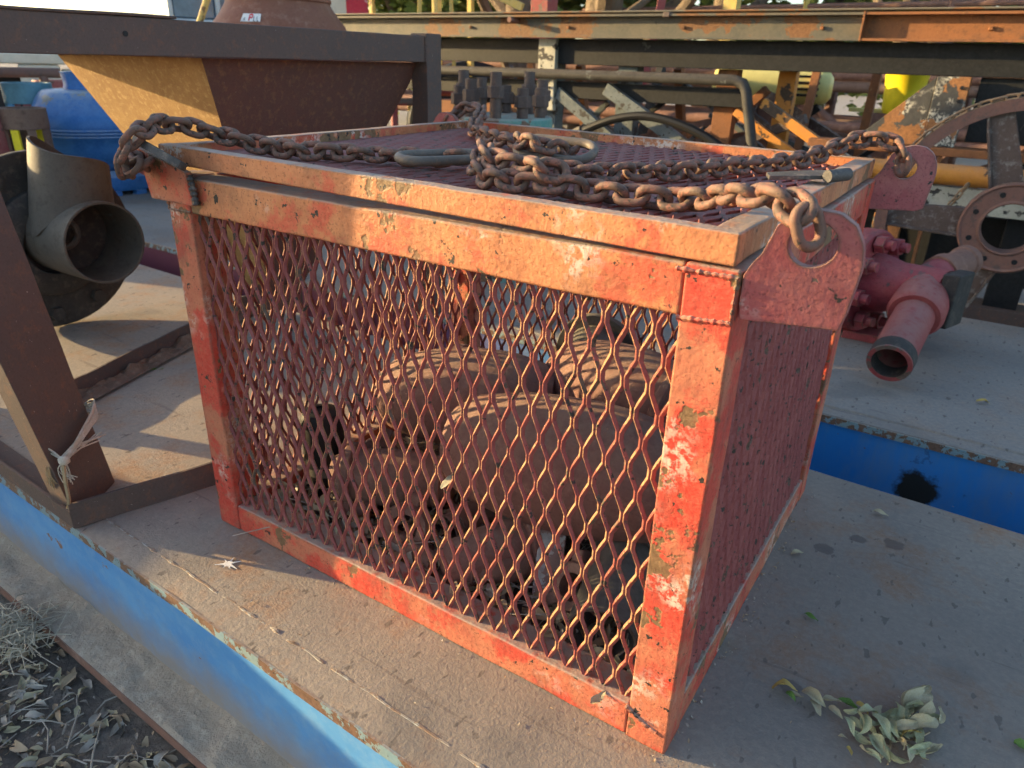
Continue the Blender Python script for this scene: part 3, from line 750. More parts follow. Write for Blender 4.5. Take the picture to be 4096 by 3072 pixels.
# twine tied round the near leg
tw = thing('twine', 'frayed pale twine knotted round the foot of the brown leg', 'twine', (-1.25, -.17, .15))
kn = Vector((-1.245, -.172, .148))
rt = random.Random(5)
def strand(a, pts, r, name='strand', mat='twine'):
    mb = MB(); P = catmull([Vector(p) for p in pts], 8); mb.tube(P, r, 5); return mb.build(name, M[mat], tw)
for k in range(9):
    j = lambda s=.006: rt.uniform(-s, s)
    strand(0, [kn + Vector((j(), j(), j())), kn + Vector((-.03, .055, .012 + .002 * k + j())), Vector((-1.334, -.048, .175 + .004 * k + j(.008))), Vector((-1.372, -.07, .18 + j(.01)))], .0016 + rt.random() * .0006)
for k in range(7):
    strand(0, [kn + Vector((j(), j(), j())), kn + Vector((-.04, .05, -.004 + j())), Vector((-1.305 + j(.012), -.062 + j(.012), .135 + j(.008)))], .0015)
for k in range(6):
    strand(0, [kn, kn + Vector((-.03 + j(), -.008, .015 + j())), Vector((-1.30, -.19, .168 + j(.012))), Vector((-1.335, -.165, .175 + j()))], .0018)
lump('knot', kn, .011, M['twine'], tw, 3, 2, 1)
for k in range(16):
    strand(0, [kn, kn + Vector((j(.01), -.006 + j(.008), -.02)), kn + Vector((.01 + j(.022), -.004 + j(.014), -.038 + j(.012)))], .0009)
strand(0, [kn + Vector((.003, -.004, -.005)), kn + Vector((.012, -.012, -.035)), kn + Vector((.016, -.016, -.075)), kn + Vector((.010, -.018, -.10))], [.004] * 24 + [.0055], 'rope_end', 'twine_old')
for k in range(10):
    strand(0, [kn + Vector((-.03, -.018, .0)), kn + Vector((-.032 + j(.01), -.022, -.03 + j())), kn + Vector((-.03 + j(.014), -.022 + j(.005), -.055 + j(.012)))], .0011, 'strand', 'twine_old')
#PART3
# ------------------------------------------------------------------ leaves
def leaf_mb(rr, L=1.0, Wd=.42, curl=.3, fold=.3, twist=.3, nx=6, ny=4):
    mb = MB(); c = rr.uniform(-curl, curl) * 1.4; f = rr.uniform(.2, 1) * fold; tw_ = rr.uniform(-twist, twist); ed = rr.uniform(0, 6)
    def fn(u, v):
        w = Wd * (math.sin(math.pi * min(1, u * .93 + .035) ** .8) ** .8) * (1 - .25 * u)
        s = (v - .5) * 2
        w *= 1 + .22 * noise.noise(Vector((u * 5 + ed * 3, s * 1.5, ed)))
        y = s * w / 2; z = abs(s) ** 1.3 * w * f + c * (u - .5) ** 2 * 1.6 - c * .4 + .045 * math.sin(u * 8 + ed + s * 2.6) * abs(s) + .05 * noise.noise(Vector((u * 4, s * 2, ed)))
        a = tw_ * (u - .5) * 2
        return ((u - .5) * L, (y * math.cos(a) - z * math.sin(a)) * L, (y * math.sin(a) + z * math.cos(a)) * L)
    mb.grid(nx, ny, fn); return mb
def leaf_obj(name, mat, c, L, rz, parent=None, seed=0, tilt=(0, 0), **kw):
    rr = random.Random(seed); mb = leaf_mb(rr, **kw)
    me = mb.mesh(name, ang=80, fix=False); o = link(name, me, parent, M[mat])
    o.matrix_basis = Matrix.Translation(c) @ Matrix.Rotation(rz, 4, 'Z') @ Matrix.Rotation(tilt[0], 4, 'X') @ Matrix.Rotation(tilt[1], 4, 'Y') @ Matrix.Scale(L, 4)
    return o
def litter(name, label, cat, n, pos, mats, Lr, seed, tiltmax=.6, sticks=0):
    rr = random.Random(seed)
    protos = [leaf_mb(random.Random(seed + k), nx=4, ny=2, curl=.6, fold=.5, twist=.8, Wd=rr.uniform(.3, .55)) for k in range(14)]
    for mi, mat in enumerate(mats):
        mb = MB()
        for i in range(n // len(mats)):
            p = Vector(pos(rr)); L = rr.uniform(*Lr)
            mt = Matrix.Translation(p) @ Matrix.Rotation(rr.uniform(0, 6.28), 4, 'Z') @ Matrix.Rotation(rr.uniform(-tiltmax, tiltmax), 4, 'X') @ Matrix.Rotation(rr.uniform(-tiltmax, tiltmax), 4, 'Y') @ Matrix.Scale(L, 4)
            q = rr.choice(protos); mb.add([mt @ Vector(v) for v in q.v], q.f)
        if mi == 0:
            for i in range(sticks):
                p = Vector(pos(rr)); a = rr.uniform(0, 6.28); L = rr.uniform(.03, .14)
                d = Vector((math.cos(a), math.sin(a), rr.uniform(-.05, .25))) * L
                mb.tube([p, p + d * .5 + Vector((rr.uniform(-.01, .01), rr.uniform(-.01, .01), .004)), p + d], rr.uniform(.0008, .002), 4)
        o = mb.build(name, M[mat], None, ang=80, fix=False)
        tag(o, label[mi], cat, kind='stuff')
def pos_ground(rr):
    x = rr.uniform(-1.75, -.45); y = Yn(x) - .085 - abs(rr.gauss(0, .22)) - .004
    return (x, y, ground_z(x, y) + .006)
litter('leaf_litter', ['grey dry leaves and twigs scattered over the dark soil below the beam', 'brown curled leaves scattered over the dark soil below the beam', 'tan and yellowish leaf scraps scattered over the dark soil below the beam'], 'leaves', 1000, pos_ground, ['leaf_litter', 'leaf_litter2', 'leaf_tan'], (.008, .046), 12, .6, sticks=120)
def pos_basket(rr):
    x = rr.uniform(-W + .06, -.06); y = .05 + abs(rr.gauss(0, .26)); y = min(y, D - .06)
    return (x, y, .020 + rr.random() * .028 + (.012 if y < .12 else 0))
litter('leaf_litter', ['grey dry leaves drifted over the floor inside the basket', 'brown dry leaves drifted over the floor inside the basket', 'pale dry leaves drifted over the floor inside the basket'], 'leaves', 1500, pos_basket, ['leaf_litter', 'leaf_litter2', 'leaf_tan'], (.018, .045), 22, .9, sticks=160)
def pos_deck(rr):
    x = rr.uniform(-1.2, .6); y = rr.uniform(Yn(x) + .03, 1.0) if rr.random() < .6 else rr.choice((rr.gauss(-.012, .006), 0))
    if -W < x < 0 and 0 < y < D or y == 0: x = abs(rr.gauss(.012, .01)); y = rr.uniform(0, D)
    return (x, y, .003)
litter('leaf_crumbs', ['tiny leaf crumbs and grit scattered over the near skid beam', 'small brown leaf scraps scattered over the near skid beam'], 'debris', 190, pos_deck, ['leaf_litter', 'leaf_litter2'], (.003, .010), 52, .3, sticks=0)
# straw clump on the soil
rr = random.Random(9); mb = MB()
for i in range(230):
    c = Vector((-1.36 + rr.gauss(0, .055), -.315 + rr.gauss(0, .03), -.262 + rr.random() * .03)); a = rr.gauss(2.6, .7); L = rr.uniform(.04, .13)
    d = Vector((math.cos(a), math.sin(a), rr.gauss(-.12, .2))) * L
    mb.tube([c - d * .5, c + Vector((rr.gauss(0, .008), rr.gauss(0, .008), .010)), c + d * .5], rr.uniform(.0006, .0013), 4)
tag(mb.build('straw', M['straw'], None), 'clump of dry straw draped over the dirty beam flange', 'straw', kind='stuff')

# withered sprig on the deck, lower right
SPRIG = [(0.29, 0.311, 0.064, 1.43, 't'), (0.284, 0.297, 0.039, 1.57, 'd'), (0.236, 0.231, 0.03, 0.37, 'd'), (0.265, 0.247, 0.047, 1.06, 'd'), (0.272, 0.237, 0.038, 0.79, 'd'), (0.292, 0.261, 0.031, 0.69, 'd'), (0.317, 0.284, 0.033, 0.79, 'd'), (0.321, 0.273, 0.02, 0.93, 't'), (0.305, 0.251, 0.048, 1.12, 't'), (0.255, 0.211, 0.035, -0.75, 'd'), (0.24, 0.211, 0.04, -1.13, 'd'), (0.234, 0.187, 0.03, -0.57, 'd'), (0.259, 0.177, 0.04, -0.82, 'd'), (0.272, 0.22, 0.026, -0.95, 'd'), (0.293, 0.22, 0.028, 0.61, 'y'), (0.315, 0.233, 0.023, 0.27, 't'), (0.319, 0.224, 0.039, 0.77, 't'), (0.289, 0.192, 0.04, -1.32, 't'), (0.3, 0.197, 0.017, -0.49, 'd'), (0.315, 0.205, 0.036, 1.35, 'd'), (0.223, 0.213, 0.025, -0.7, 'g'), (0.253, 0.162, 0.021, -0.4, 'g'), (0.287, 0.276, 0.031, 1.28, 'd'), (0.306, 0.293, 0.032, 1.22, 't'), (0.265, 0.202, 0.024, -0.48, 'd'), (0.285, 0.236, 0.029, 1.47, 'd'), (0.272, 0.263, 0.032, 0.94, 'd')]
TRAIL = [(0.115, 0.219, 0.031, 0.26, 'y'), (0.127, 0.209, 0.016, -0.66, 'g'), (0.134, 0.217, 0.016, 0.12, 't'), (0.158, 0.227, 0.032, -0.32, 't'), (0.165, 0.209, 0.025, -0.93, 't'), (0.183, 0.234, 0.023, 0.27, 't'), (0.192, 0.218, 0.02, -0.42, 't'), (0.205, 0.245, 0.025, 0.24, 'g'), (0.225, 0.246, 0.018, -0.46, 'y'), (0.246, 0.26, 0.022, 1.34, 't'), (0.21, 0.175, 0.01, 0.2, 't'), (0.223, 0.154, 0.012, -0.96, 'y')]

LM = {'t': 'leaf_tan', 'd': 'leaf_dry', 'y': 'leaf_yellow', 'g': 'leaf_green'}
sp = thing('leaf_sprig', 'withered olive leaf sprig lying on the deck in the lower right', 'leaves', (.275, .24, 0))
for k, (x, y, L, a, mm) in enumerate(SPRIG):
    leaf_obj('leaf', LM[mm] if mm != 'g' else 'leaf_dry', (x, y, .010 + .004 * (k % 5)), L * 1.15, a, sp, 100 + k, (rnd.uniform(-.7, .7), rnd.uniform(-.3, .3)), nx=12, ny=6, Wd=.44, curl=.6, fold=.6, twist=.8)
    leaf_obj('leaf', 'leaf_dry' if k % 3 else 'leaf_tan', (x + rnd.uniform(-.02, .02), y + rnd.uniform(-.02, .02), .014 + .004 * (k % 4)), L * .95, a + rnd.uniform(-1, 1), sp, 400 + k, (rnd.uniform(-.8, .8), rnd.uniform(-.4, .4)), nx=12, ny=6, Wd=.40, curl=.7, fold=.7, twist=1.0)
for s in [[(.273, .165), (.272, .20), (.268, .235), (.275, .28), (.279, .315)], [(.270, .225), (.245, .235), (.225, .245)], [(.272, .21), (.300, .235), (.318, .262)], [(.271, .20), (.25, .20), (.235, .195)]]:
    mb = MB(); mb.tube(catmull([Vector((x, y, .007)) for x, y in s], 6), .0014, 5); mb.build('stem', M['leaf_litter2'], sp)
tr_ = thing('leaf_sprig', 'thin trail of curled tan leaves on the deck left of the withered sprig', 'leaves', (.16, .22, 0))
for k, (x, y, L, a, mm) in enumerate(TRAIL):
    leaf_obj('leaf', LM[mm], (x, y, .007 + .002 * (k % 3)), L * 1.25, a, tr_, 200 + k, (rnd.uniform(-.4, .4), rnd.uniform(-.2, .2)), nx=9, ny=6, Wd=.5, curl=.5, fold=.5)
def one_leaf(label, mat, x, y, L, a, seed, z=.005, **kw):
    tag(leaf_obj('fallen_leaf', mat, (x, y, z), L, a, None, seed, (.1, .05), **kw), label, 'leaf')
one_leaf('small green leaf on the deck right of the basket, above the tan trail', 'leaf_green', .112, .42, .026, -.2, 301)
one_leaf('bright green leaf on the deck behind the foot of the brown leg', 'leaf_green', -1.855, .386, .05, .9, 302)
one_leaf('yellow-green leaf lying on the far skid beam at the right', 'leaf_yellow', .332, 1.701, .038, .3, 303)
one_leaf('pale leaf beside the gap on the near skid beam', 'leaf_tan', .165, .86, .034, .1, 304)
one_leaf('yellowish leaf at the foot of the basket\'s right side', 'leaf_tan', .045, .60, .03, .8, 305)
one_leaf('green leaf cut off by the right edge of the picture', 'leaf_green', .445, .318, .04, .1, 306)
one_leaf('pale curled leaf hanging over the lower right corner of the front mesh', 'leaf_tan', -.105, -.012, .035, 1.4, 307, z=.062)
one_leaf('crumpled pale leaf behind the left front post of the basket', 'leaf_tan', -1.08, .10, .06, .5, 308, z=.02, curl=.8)
one_leaf('shrivelled leaf caught halfway up the front mesh', 'leaf_tan', -.405, .022, .035, 1.3, 309, z=.30, curl=.8)
mb = MB(); rr = random.Random(2)
pts = []
for i in range(26):
    a = i / 26 * 6.283; r = .010 * rr.uniform(.6, 1.0) if i % 4 else .020 * rr.uniform(.6, 1.3)
    pts.append((-.872 + r * math.cos(a), -.084 + r * math.sin(a), .0012))
mb.plate(pts, (0, 0, 1), .0012); tag(mb.build('paint_splat', M['white'], None), 'white starburst splat on the deck in front of the basket', 'splat')

# ------------------------------------------------------------------ castings inside the basket
def torpedo(label, c, axis, L, R, ends=.55, mat='fitting', rings=(), name='casting', neck=None):
    ax = Vector(axis).normalized(); t = thing(name, label, 'casting', tuple(c))
    prof = [(0, -L / 2)]
    for i in range(15):
        s = i / 14; r = R * (ends + (1 - ends) * math.sin(math.pi * s) ** .55); prof.append((r, -L / 2 + L * s))
    prof.append((0, L / 2))
    mb = MB(); mb.lathe(c, ax, prof, 30); o = mb.build('body', M[mat], t, ang=50); roughen(o, .04, .003, 9, L * 40)
    for (h, r, w) in rings:
        mb = MB(); mb.lathe(Vector(c) + ax * (h - w / 2), ax, [(0, 0), (r, 0), (r, w), (0, w)], 30); mb.build('collar', M[mat], t, .004)
    if neck:
        p, q, r, th = neck; mb = MB(); mb.pipe(p, q, r, th); mb.build('outlet', M[mat], t, .002)
    return t
torpedo('big pink-brown torpedo-shaped casting lying nearest the front mesh', (-.345, .30, .225), (1, .12, .06), .46, .128, .62, rings=((.19, .085, .03), (-.2, .09, .03)))
torpedo('pink-brown humped casting behind, left of the middle in the basket', (-.70, .47, .20), (.9, .3, .1), .42, .115, .5, rings=((-.17, .075, .03),), neck=((-.60, .36, .19), (-.575, .29, .175), .045, .009))
torpedo('rounded pink-brown casting at the back right of the basket', (-.36, .60, .235), (.95, -.15, 0), .40, .125, .5, rings=((.12, .118, .02),))
torpedo('rust-brown casting with flat collars on the basket floor, left of middle', (-.72, .23, .095), (1, .5, .0), .26, .062, .6, 'rust_pipe', rings=((.1, .055, .02), (-.09, .07, .02)))
torpedo('small tan casting on the basket floor below the big torpedo', (-.42, .17, .075), (.6, 1, .1), .2, .05, .7, 'fitting', rings=((.07, .06, .02),))
pe = thing('pipe_elbow', 'short wide pipe with an open mouth at the front right of the basket floor', 'pipe', (-.15, .12, .03))
mb = MB(); mb.pipe((-.205, .32, .105), (-.148, .075, .085), .058, .005, 32); mb.build('barrel', M['cast'], pe, .001)
mb = MB(); mb.lathe((-.195, .28, .101), (.057, -.245, -.02), [(.058, 0), (.066, 0), (.066, .03), (.058, .03)], 32, True); mb.build('collar', M['cast'], pe, .002)
rp = thing('pipe_ring', 'dark short pipe ring standing at the back of the basket', 'pipe', (-.55, .74, .2))
mb = MB(); mb.pipe((-.53, .78, .26), (-.50, .66, .25), .075, .012, 32); mb.build('barrel', M['cast'], rp, .002)
mb = MB(); mb.lathe((-.53, .78, .26), (.03, -.12, -.01), [(.075, 0), (.1, 0), (.1, .02), (.075, .02)], 32, True); mb.build('flange', M['cast'], rp, .002)
bl = thing('oil_filter_can', 'dark cylindrical can with a pale band standing on the basket floor', 'can', (-.905, .21, .02))
mb = MB(); mb.lathe((-.905, .21, .022), (0, 0, 1), [(0, 0), (.043, 0), (.046, .006), (.046, .17), (.040, .185), (.018, .19), (.018, .186), (0, .186)], 30); mb.build('body', M['rubber'], bl, .0)
mb = MB(); mb.lathe((-.905, .21, .065), (0, 0, 1), [(.0462, 0), (.0468, 0), (.0468, .018), (.0462, .018)], 30, True); mb.build('band', M['cast'], bl)
wp = thing('paint_scraper_plate', 'flat bar with chipped white paint leaning on the basket floor', 'bar', (-.32, .2, .03))
mb = MB(); mb.bar((-.34, .26, .15), (-.295, .155, .03), .05, .012, (.3, -.5, .8)); mb.build('plate', worn('chipped_white_bar_paint', (.20, .10, .085), (.24, .13, .11), (.50, .50, .48), .52, 14, 1.0), wp, .002)
for k, (a, b, r) in enumerate([((-.62, .12, .04), (-.50, .10, .045), .024), ((-.55, .20, .05), (-.52, .31, .06), .03), ((-.80, .12, .04), (-.73, .17, .04), .022)]):
    t = thing('pipe_nipple', ['stubby rusty pipe nipple lying flat near the front mesh, middle of the basket', 'rusty pipe nipple pointing back under the big torpedo casting', 'small rusty pipe nipple near the dark can in the basket'][k], 'pipe', a, 'pipe nipples on the basket floor')
    mb = MB(); mb.pipe(a, b, r, .004, 20); mb.build('barrel', M['rust_pipe'], t, .001)
    mb = MB(); d_ = (Vector(b) - Vector(a)).normalized(); mb.lathe(Vector(a) + d_ * .02, d_, [(r, 0), (r * 1.22, 0), (r * 1.22, .022), (r, .022)], 20, True); mb.build('coupling', M['rust_pipe'], t)

def hammer_union(label, c, axis, r, rz=0):
    t = thing('union_nut', label, 'union nut', c); ax_ = Vector(axis).normalized(); x_, y_, _ = frame_of(ax_); c = Vector(c)
    mb = MB(); mb.lathe(c - ax_ * r * .45, ax_, [(r * .55, 0), (r * .92, 0), (r, r * .15), (r, r * .75), (r * .9, r * .9), (r * .55, r * .9)], 28, True); mb.build('ring', M['rust_pipe'], t, ang=40)
    for k in range(3):
        a = rz + k * 2.094; d = x_ * math.cos(a) + y_ * math.sin(a)
        mb = MB(); mb.bar(c + d * r * .9, c + d * r * 1.45, r * .5, r * .6, tuple(ax_)); mb.build('lug_ear', M['rust_pipe'], t, .004)
hammer_union('rusty three-eared union nut leaning low in the middle of the basket front', (-.60, .135, .075), (.4, -1, .5), .048, .3)
hammer_union('rusty three-eared union nut under the right end of the big torpedo', (-.24, .17, .075), (-.3, -1, .6), .045, .9)
hammer_union('rusty three-eared union nut among leaves left of the floor castings', (-.83, .30, .075), (.7, -.6, .5), .048, .1)
def elbow(label, c, r, R, a0, a1, u, v, mat='fitting'):
    t = thing('pipe_bend', label, 'pipe bend', c); c = Vector(c); u = Vector(u).normalized(); v = Vector(v).normalized()
    P = [c + (u * math.cos(a0 + (a1 - a0) * i / 14) + v * math.sin(a0 + (a1 - a0) * i / 14)) * R for i in range(15)]
    mb = MB(); mb.tube(P, r, 18); mb.build('bend', M[mat], t)
    for p0, p1 in ((P[0], P[1]), (P[-1], P[-2])):
        d = (p0 - p1).normalized(); mb = MB(); mb.lathe(p0 - d * .012, d, [(r * .8, 0), (r * 1.28, 0), (r * 1.28, .03), (r * .8, .03)], 22, True); mb.build('collar', M[mat], t, .003)
elbow('pink-brown pipe bend curving up at the left rear of the basket', (-.80, .62, .06), .05, .13, .2, 1.7, (1, .2, 0), (-.1, 0, 1))
elbow('dark rusty pipe bend resting across the basket floor near the front', (-.47, .22, .055), .032, .10, -.4, 1.3, (1, 0, 0), (.1, -1, .1), 'rust_pipe')
elbow('pink-brown pipe bend lying over the back right of the basket', (-.22, .62, .10), .045, .12, .1, 1.8, (-1, .2, .2), (0, .2, 1))
# ------------------------------------------------------------------ grey pipe tee with blind flange, on the deck at left
te = thing('pipe_tee', 'heavy grey cast pipe tee with open mouth and fish-mouth riser on a dark flange', 'pipe fitting', (-2.6, .6, 0))
fc = Vector((-2.47, .44, .303)); ax = Vector((1, .0, .0)).normalized()
mb = MB(); mb.lathe(fc - ax * .03, ax, [(0, 0), (.30, 0), (.30, .035), (0, .035)], 48); mb.build('flange', M['cast_dark'], te, .006)
mb = MB(); mb.lathe(fc + ax * .006, ax, [(.1, 0), (.18, 0), (.18, .03), (.15, .05), (.1, .05)], 40, True); mb.build('hub', M['cast_dark'], te, .004)
fx, fy, _ = frame_of(ax)
def hexnut(mb, c, d, r, h):
    mb.lathe(c, d, [(0, 0), (r, 0), (r, h), (0, h)], 6)
for k in range(10):
    a = 2 * math.pi * (k + .3) / 10; c = fc + (fx * math.cos(a) + fy * math.sin(a)) * .250 + ax * .004
    mb = MB(); hexnut(mb, c, ax, .026, .024); o = mb.build('bolt', M['cast_dark'], te, .002)
mc = Vector((-2.185, .487, .332)); tay, taz, tar = .487, .332, .134
mb = MB(); Lm = mc.x - fc.x - .006
mb.lathe(mc - ax * Lm, ax, [(.135, 0), (.1345, Lm * .5), (.133, Lm), (.125, Lm), (.125, .05), (.125, .0)], 48, True); mb.build('mouth_pipe', M['cast'], te, .002)
mb = MB(); mb.lathe(mc - ax * (Lm - .05), ax, [(0, 0), (.124, 0), (.124, .01), (0, .01)], 40); mb.build('back_wall', M['cast_dark'], te)
mb = MB(); n = 56; base = Vector((-2.345, .487, 0)); rings_ = 8; vs = []; fs = []; lobe = -2.56
for wall, rad in ((0, 1.0), (1, .93)):
    for j in range(rings_ + 1):
        for i in range(n):
            a = 2 * math.pi * i / n; dirv = Vector((math.cos(a), math.sin(a), 0))
            r0 = .131 * rad; dy = r0 * dirv.y
            zb = taz + math.sqrt(max(0, tar ** 2 - dy ** 2)) - .004
            top = .597 + .052 * math.cos(a + 1.75) + .016 * math.cos(2 * (a - .5))
            f = j / rings_; h = zb + (max(top, zb + .01) - zb) * f
            r = (.131 - .016 * (h - .33) / .25) * rad
            vs.append(base + Vector((.03 * (h - .4), .12 * (h - .45), h)) + dirv * r)
N1 = (rings_ + 1) * n
for j in range(rings_):
    for i in range(n):
        a, b, c, d = j * n + i, j * n + (i + 1) % n, (j + 1) * n + (i + 1) % n, (j + 1) * n + i
        fs.append((a, b, c, d)); fs.append((N1 + a, N1 + d, N1 + c, N1 + b))
for i in range(n):
    a, b = rings_ * n + i, rings_ * n + (i + 1) % n; fs.append((a, b, N1 + b, N1 + a))
mb.add(vs, fs); mb.build('riser', M['cast'], te, 0, ang=50)
rg = thing('steel_ring', 'small grey steel ring resting inside the mouth of the cast tee', 'ring', (-2.36, .43, .35))
mb = MB(); mb.tube([Vector((-2.36, .43, .35)) + Vector((.02 * math.cos(t), .05 * math.cos(t), .05 * math.sin(t))) for t in [2 * math.pi * i / 24 for i in range(24)]], .011, 8, closed=True); mb.build('ring', M['cast'], rg)
#PART4
# ------------------------------------------------------------------ blue drum and clutter at upper left
dr = thing('blue_drum', 'big scuffed blue drum-shaped housing with grooved waist and narrow neck', 'drum', (-5.10, 2.12, 0))
DC = Vector((-5.10, 2.12, 0))
mb = MB(); mb.lathe(DC, (0, 0, 1), [(.30, .16), (.36, .20), (.40, .30), (.425, .375), (.432, .38), (.422, .39), (.434, .40), (.424, .41), (.434, .42), (.425, .43), (.428, .445), (.40, .52), (.355, .60), (.325, .64), (.30, .655), (.18, .66)], 56); mb.build('body', M['blue_drum'], dr, ang=40)
mb = MB(); mb.lathe(DC, (0, 0, 1), [(.18, .661), (.172, .69), (.178, .76), (.185, .765), (.16, .765), (.15, .68), (0, .68)], 48); mb.build('neck', M['blue_drum'], dr, ang=40)
mb = MB(); mb.lathe(DC, (0, 0, 1), [(0, .03), (.36, .03), (.37, .05), (.37, .12), (.33, .159), (0, .159)], 48); mb.build('base_ring', M['blue_drum'], dr, ang=40)
for k in range(14):
    a = 2 * math.pi * k / 14; c = DC + Vector((.34 * math.cos(a), .34 * math.sin(a), .0))
    mb = MB(); mb.bar(c, c + Vector((0, 0, .029)), .07, .06, (math.cos(a), math.sin(a), 0)); mb.build('foot', M['blue_drum'], dr)
mb = MB(); mb.cyl(DC + Vector((.02, .06, .69)), DC + Vector((.04, .08, .95)), .03, n=16); mb.build('stem', M['cast'], dr)

def slot_cage(label, c, r, z0, z1, band, bmat, bars, rz=0):
    """round cage: two bands and upright bars, each bar a part"""
    t = thing('slotted_cage', label, 'cage', c, 'slotted cages standing behind the tee')
    c = Vector(c)
    for (za, zb) in ((z0, z0 + band * .6), (z1 - band, z1)):
        mb = MB(); mb.lathe(c + Vector((0, 0, za)), (0, 0, 1), [(r, 0), (r, zb - za), (r - .02, zb - za), (r - .02, 0)], 28, True); mb.build('band', M[bmat], t, .004)
    for k, bm_ in enumerate(bars):
        a = rz + 2 * math.pi * k / len(bars); p = c + Vector((math.cos(a), math.sin(a), 0)) * (r - .012)
        mb = MB(); mb.bar(p + Vector((0, 0, z0 + band * .6)), p + Vector((0, 0, z1 - band)), .045, .014, (math.cos(a), math.sin(a), 0)); mb.build('bar', M[bm_], t)
    return t
vr = Vector((.42, .907, 0))
slot_cage('brown slotted cage with one bright yellow bar behind the grey tee', (-4.83, 1.52, 0), .125, 0, .575, .12, 'wood_brown', ['wood_brown', 'wood_brown', 'yellow', 'wood_brown', 'wood_brown', 'wood_brown', 'yellow', 'wood_brown'], .55)
slot_cage('teal-banded cage with light blue bars behind the brown slotted cage', (-5.45, 1.86, 0), .15, 0, .69, .13, 'teal', ['bluebar', 'teal', 'maroon', 'bluebar', 'maroon', 'teal', 'bluebar', 'maroon'], .2)
slot_cage('maroon-capped cage close to the left side of the blue drum', (-6.1, 2.36, 0), .14, 0, .68, .12, 'maroon', ['maroon'] * 8, .1)
rk = thing('pipe_rail', 'brown horizontal pipe rail on posts behind the slotted cages', 'rail', (-5.9, 1.8, 0))
mb = MB(); mb.cyl((-6.6, .9, .74), (-5.75, 2.25, .74), .035, n=14); mb.build('rail', M['sheave'], rk)
for p in ((-6.5, 1.05), (-5.8, 2.15)):
    mb = MB(); mb.cyl((*p, 0), (*p, .72), .03, n=12); mb.build('post', M['sheave'], rk)
mp = thing('maroon_post', 'tall maroon square post at the left edge behind the grey tee', 'post', (-4.85, 1.36, 0))
mb = MB(); mb.bar((-4.86, 1.36, 0), (-4.9, 1.35, .60), .08, .10); mb.build('post_body', M['maroon'], mp, .004)
mb = MB(); mb.box((-4.96, 1.28, .0), (-4.76, 1.44, .02)); mb.build('foot_plate', M['maroon'], mp)
pk = thing('pink_stand', 'pinkish bent-bar stand with flat feet right of the blue drum', 'stand', (-4.4, 2.1, 0))
mb = MB(); mb.tube([(-4.62, 2.20, .62), (-4.55, 2.22, .36), (-4.48, 2.20, .05), (-4.40, 2.18, .0)], .018, 8); mb.build('upright', M['pipe_pink'], pk)
mb = MB(); mb.tube(catmull([Vector(p) for p in ((-4.62, 2.05, .30), (-4.45, 2.0, .22), (-4.25, 2.1, .16), (-4.1, 2.25, .15))], 8), [.05] * 25, 12); mb.build('foot', M['pipe_pink'], pk)
mb = MB(); mb.lathe((-4.35, 2.45, .0), (0, 0, 1), [(0, 0), (.08, 0), (.09, .12), (.06, .14), (.0, .14)], 20); mb.build('foot', M['pipe_pink'], pk)
tb = thing('tan_valve_body', 'tan rounded valve body half hidden behind the sunlit hopper plate', 'valve', (-4.75, 2.45, 0))
mb = MB(); mb.lathe((-4.75, 2.50, .0), (0, 0, 1), [(0, 0), (.16, 0), (.16, .05), (.07, .08), (.09, .22), (.17, .32), (.19, .42), (.16, .53), (.06, .58), (0, .58)], 32); mb.build('body', M['cast'], tb, ang=50)
mb = MB(); mb.lathe((-4.75, 2.50, .58), (0, 0, 1), [(0, 0), (.11, 0), (.11, .03), (0, .03)], 24); mb.build('bonnet', M['cast'], tb)

# ------------------------------------------------------------------ beige truck far left
tk = thing('service_truck', 'beige flatbed service truck parked far behind at the left', 'truck', (-11.4, 4.2, GZ))
def tbox(name, lo, hi, mat, bevel=.02, par=tk):
    mb = MB(); mb.box(lo, hi); return mb.build(name, M[mat], par, bevel)
td = Vector((.42, .907, 0))
def tloc(s, d, z): p = Vector((-10.0, 3.6, 0)) + td * s + Vector((-.907, .42, 0)) * d; return (p.x, p.y, z)
def tkbox(name, s0, s1, d0, d1, z0, z1, mat, bevel=.02, par=None):
    mb = MB(); mb.hexa([tloc(s0, d0, z0), tloc(s1, d0, z0), tloc(s1, d1, z0), tloc(s0, d1, z0), tloc(s0, d0, z1), tloc(s1, d0, z1), tloc(s1, d1, z1), tloc(s0, d1, z1)])
    return mb.build(name, M[mat], par or tk, bevel)
tkbox('bed_rail', -2.5, 1.35, 0, 1.8, .72, .84, 'beige')
bx_ = tkbox('tool_box', .28, .72, .02, .5, .46, .715, 'beige')
for s in (.38, .58):
    mb = MB(); mb.bar(tloc(s, .015, .66), tloc(s, .015, .60), .03, .02, (1, 0, 0)); mb.build('latch', M['cast'], bx_)
tkbox('side_step', .74, 1.9, .05, .5, .55, .66, 'beige')
tkbox('fender', .85, 1.5, .1, .5, .662, .715, 'beige')
tkbox('chassis', -2.4, 3.0, .6, 1.3, .28, .60, 'rubber')
for s in (-.35, -1.15):
    for d in (.10, 1.5):
        mb = MB(); c = Vector(tloc(s + .42, d, .06)); axd = Vector((-.907, .42, 0))
        mb.lathe(c, axd, [(.17, 0), (.36, 0), (.40, .03), (.40, .22), (.36, .25), (.17, .25)], 32); o = mb.build('tyre', M['rubber'], tk, ang=40)
        mb = MB(); mb.lathe(c + axd * .05, axd, [(0, 0), (.17, 0), (.17, .1), (0, .1)], 24); mb.build('rim', M['cast'], o)
tkbox('cab', 1.95, 3.4, .0, 1.8, .5, 1.30, 'cab', .05)
tkbox('cab_roof', 2.05, 3.3, .08, 1.72, 1.75, 1.85, 'cab', .05)
for s0, s1 in ((2.12, 2.62), (2.70, 3.2)):
    tkbox('window', s0, s1, .05, .08, 1.31, 1.74, 'cab_glass', .01)
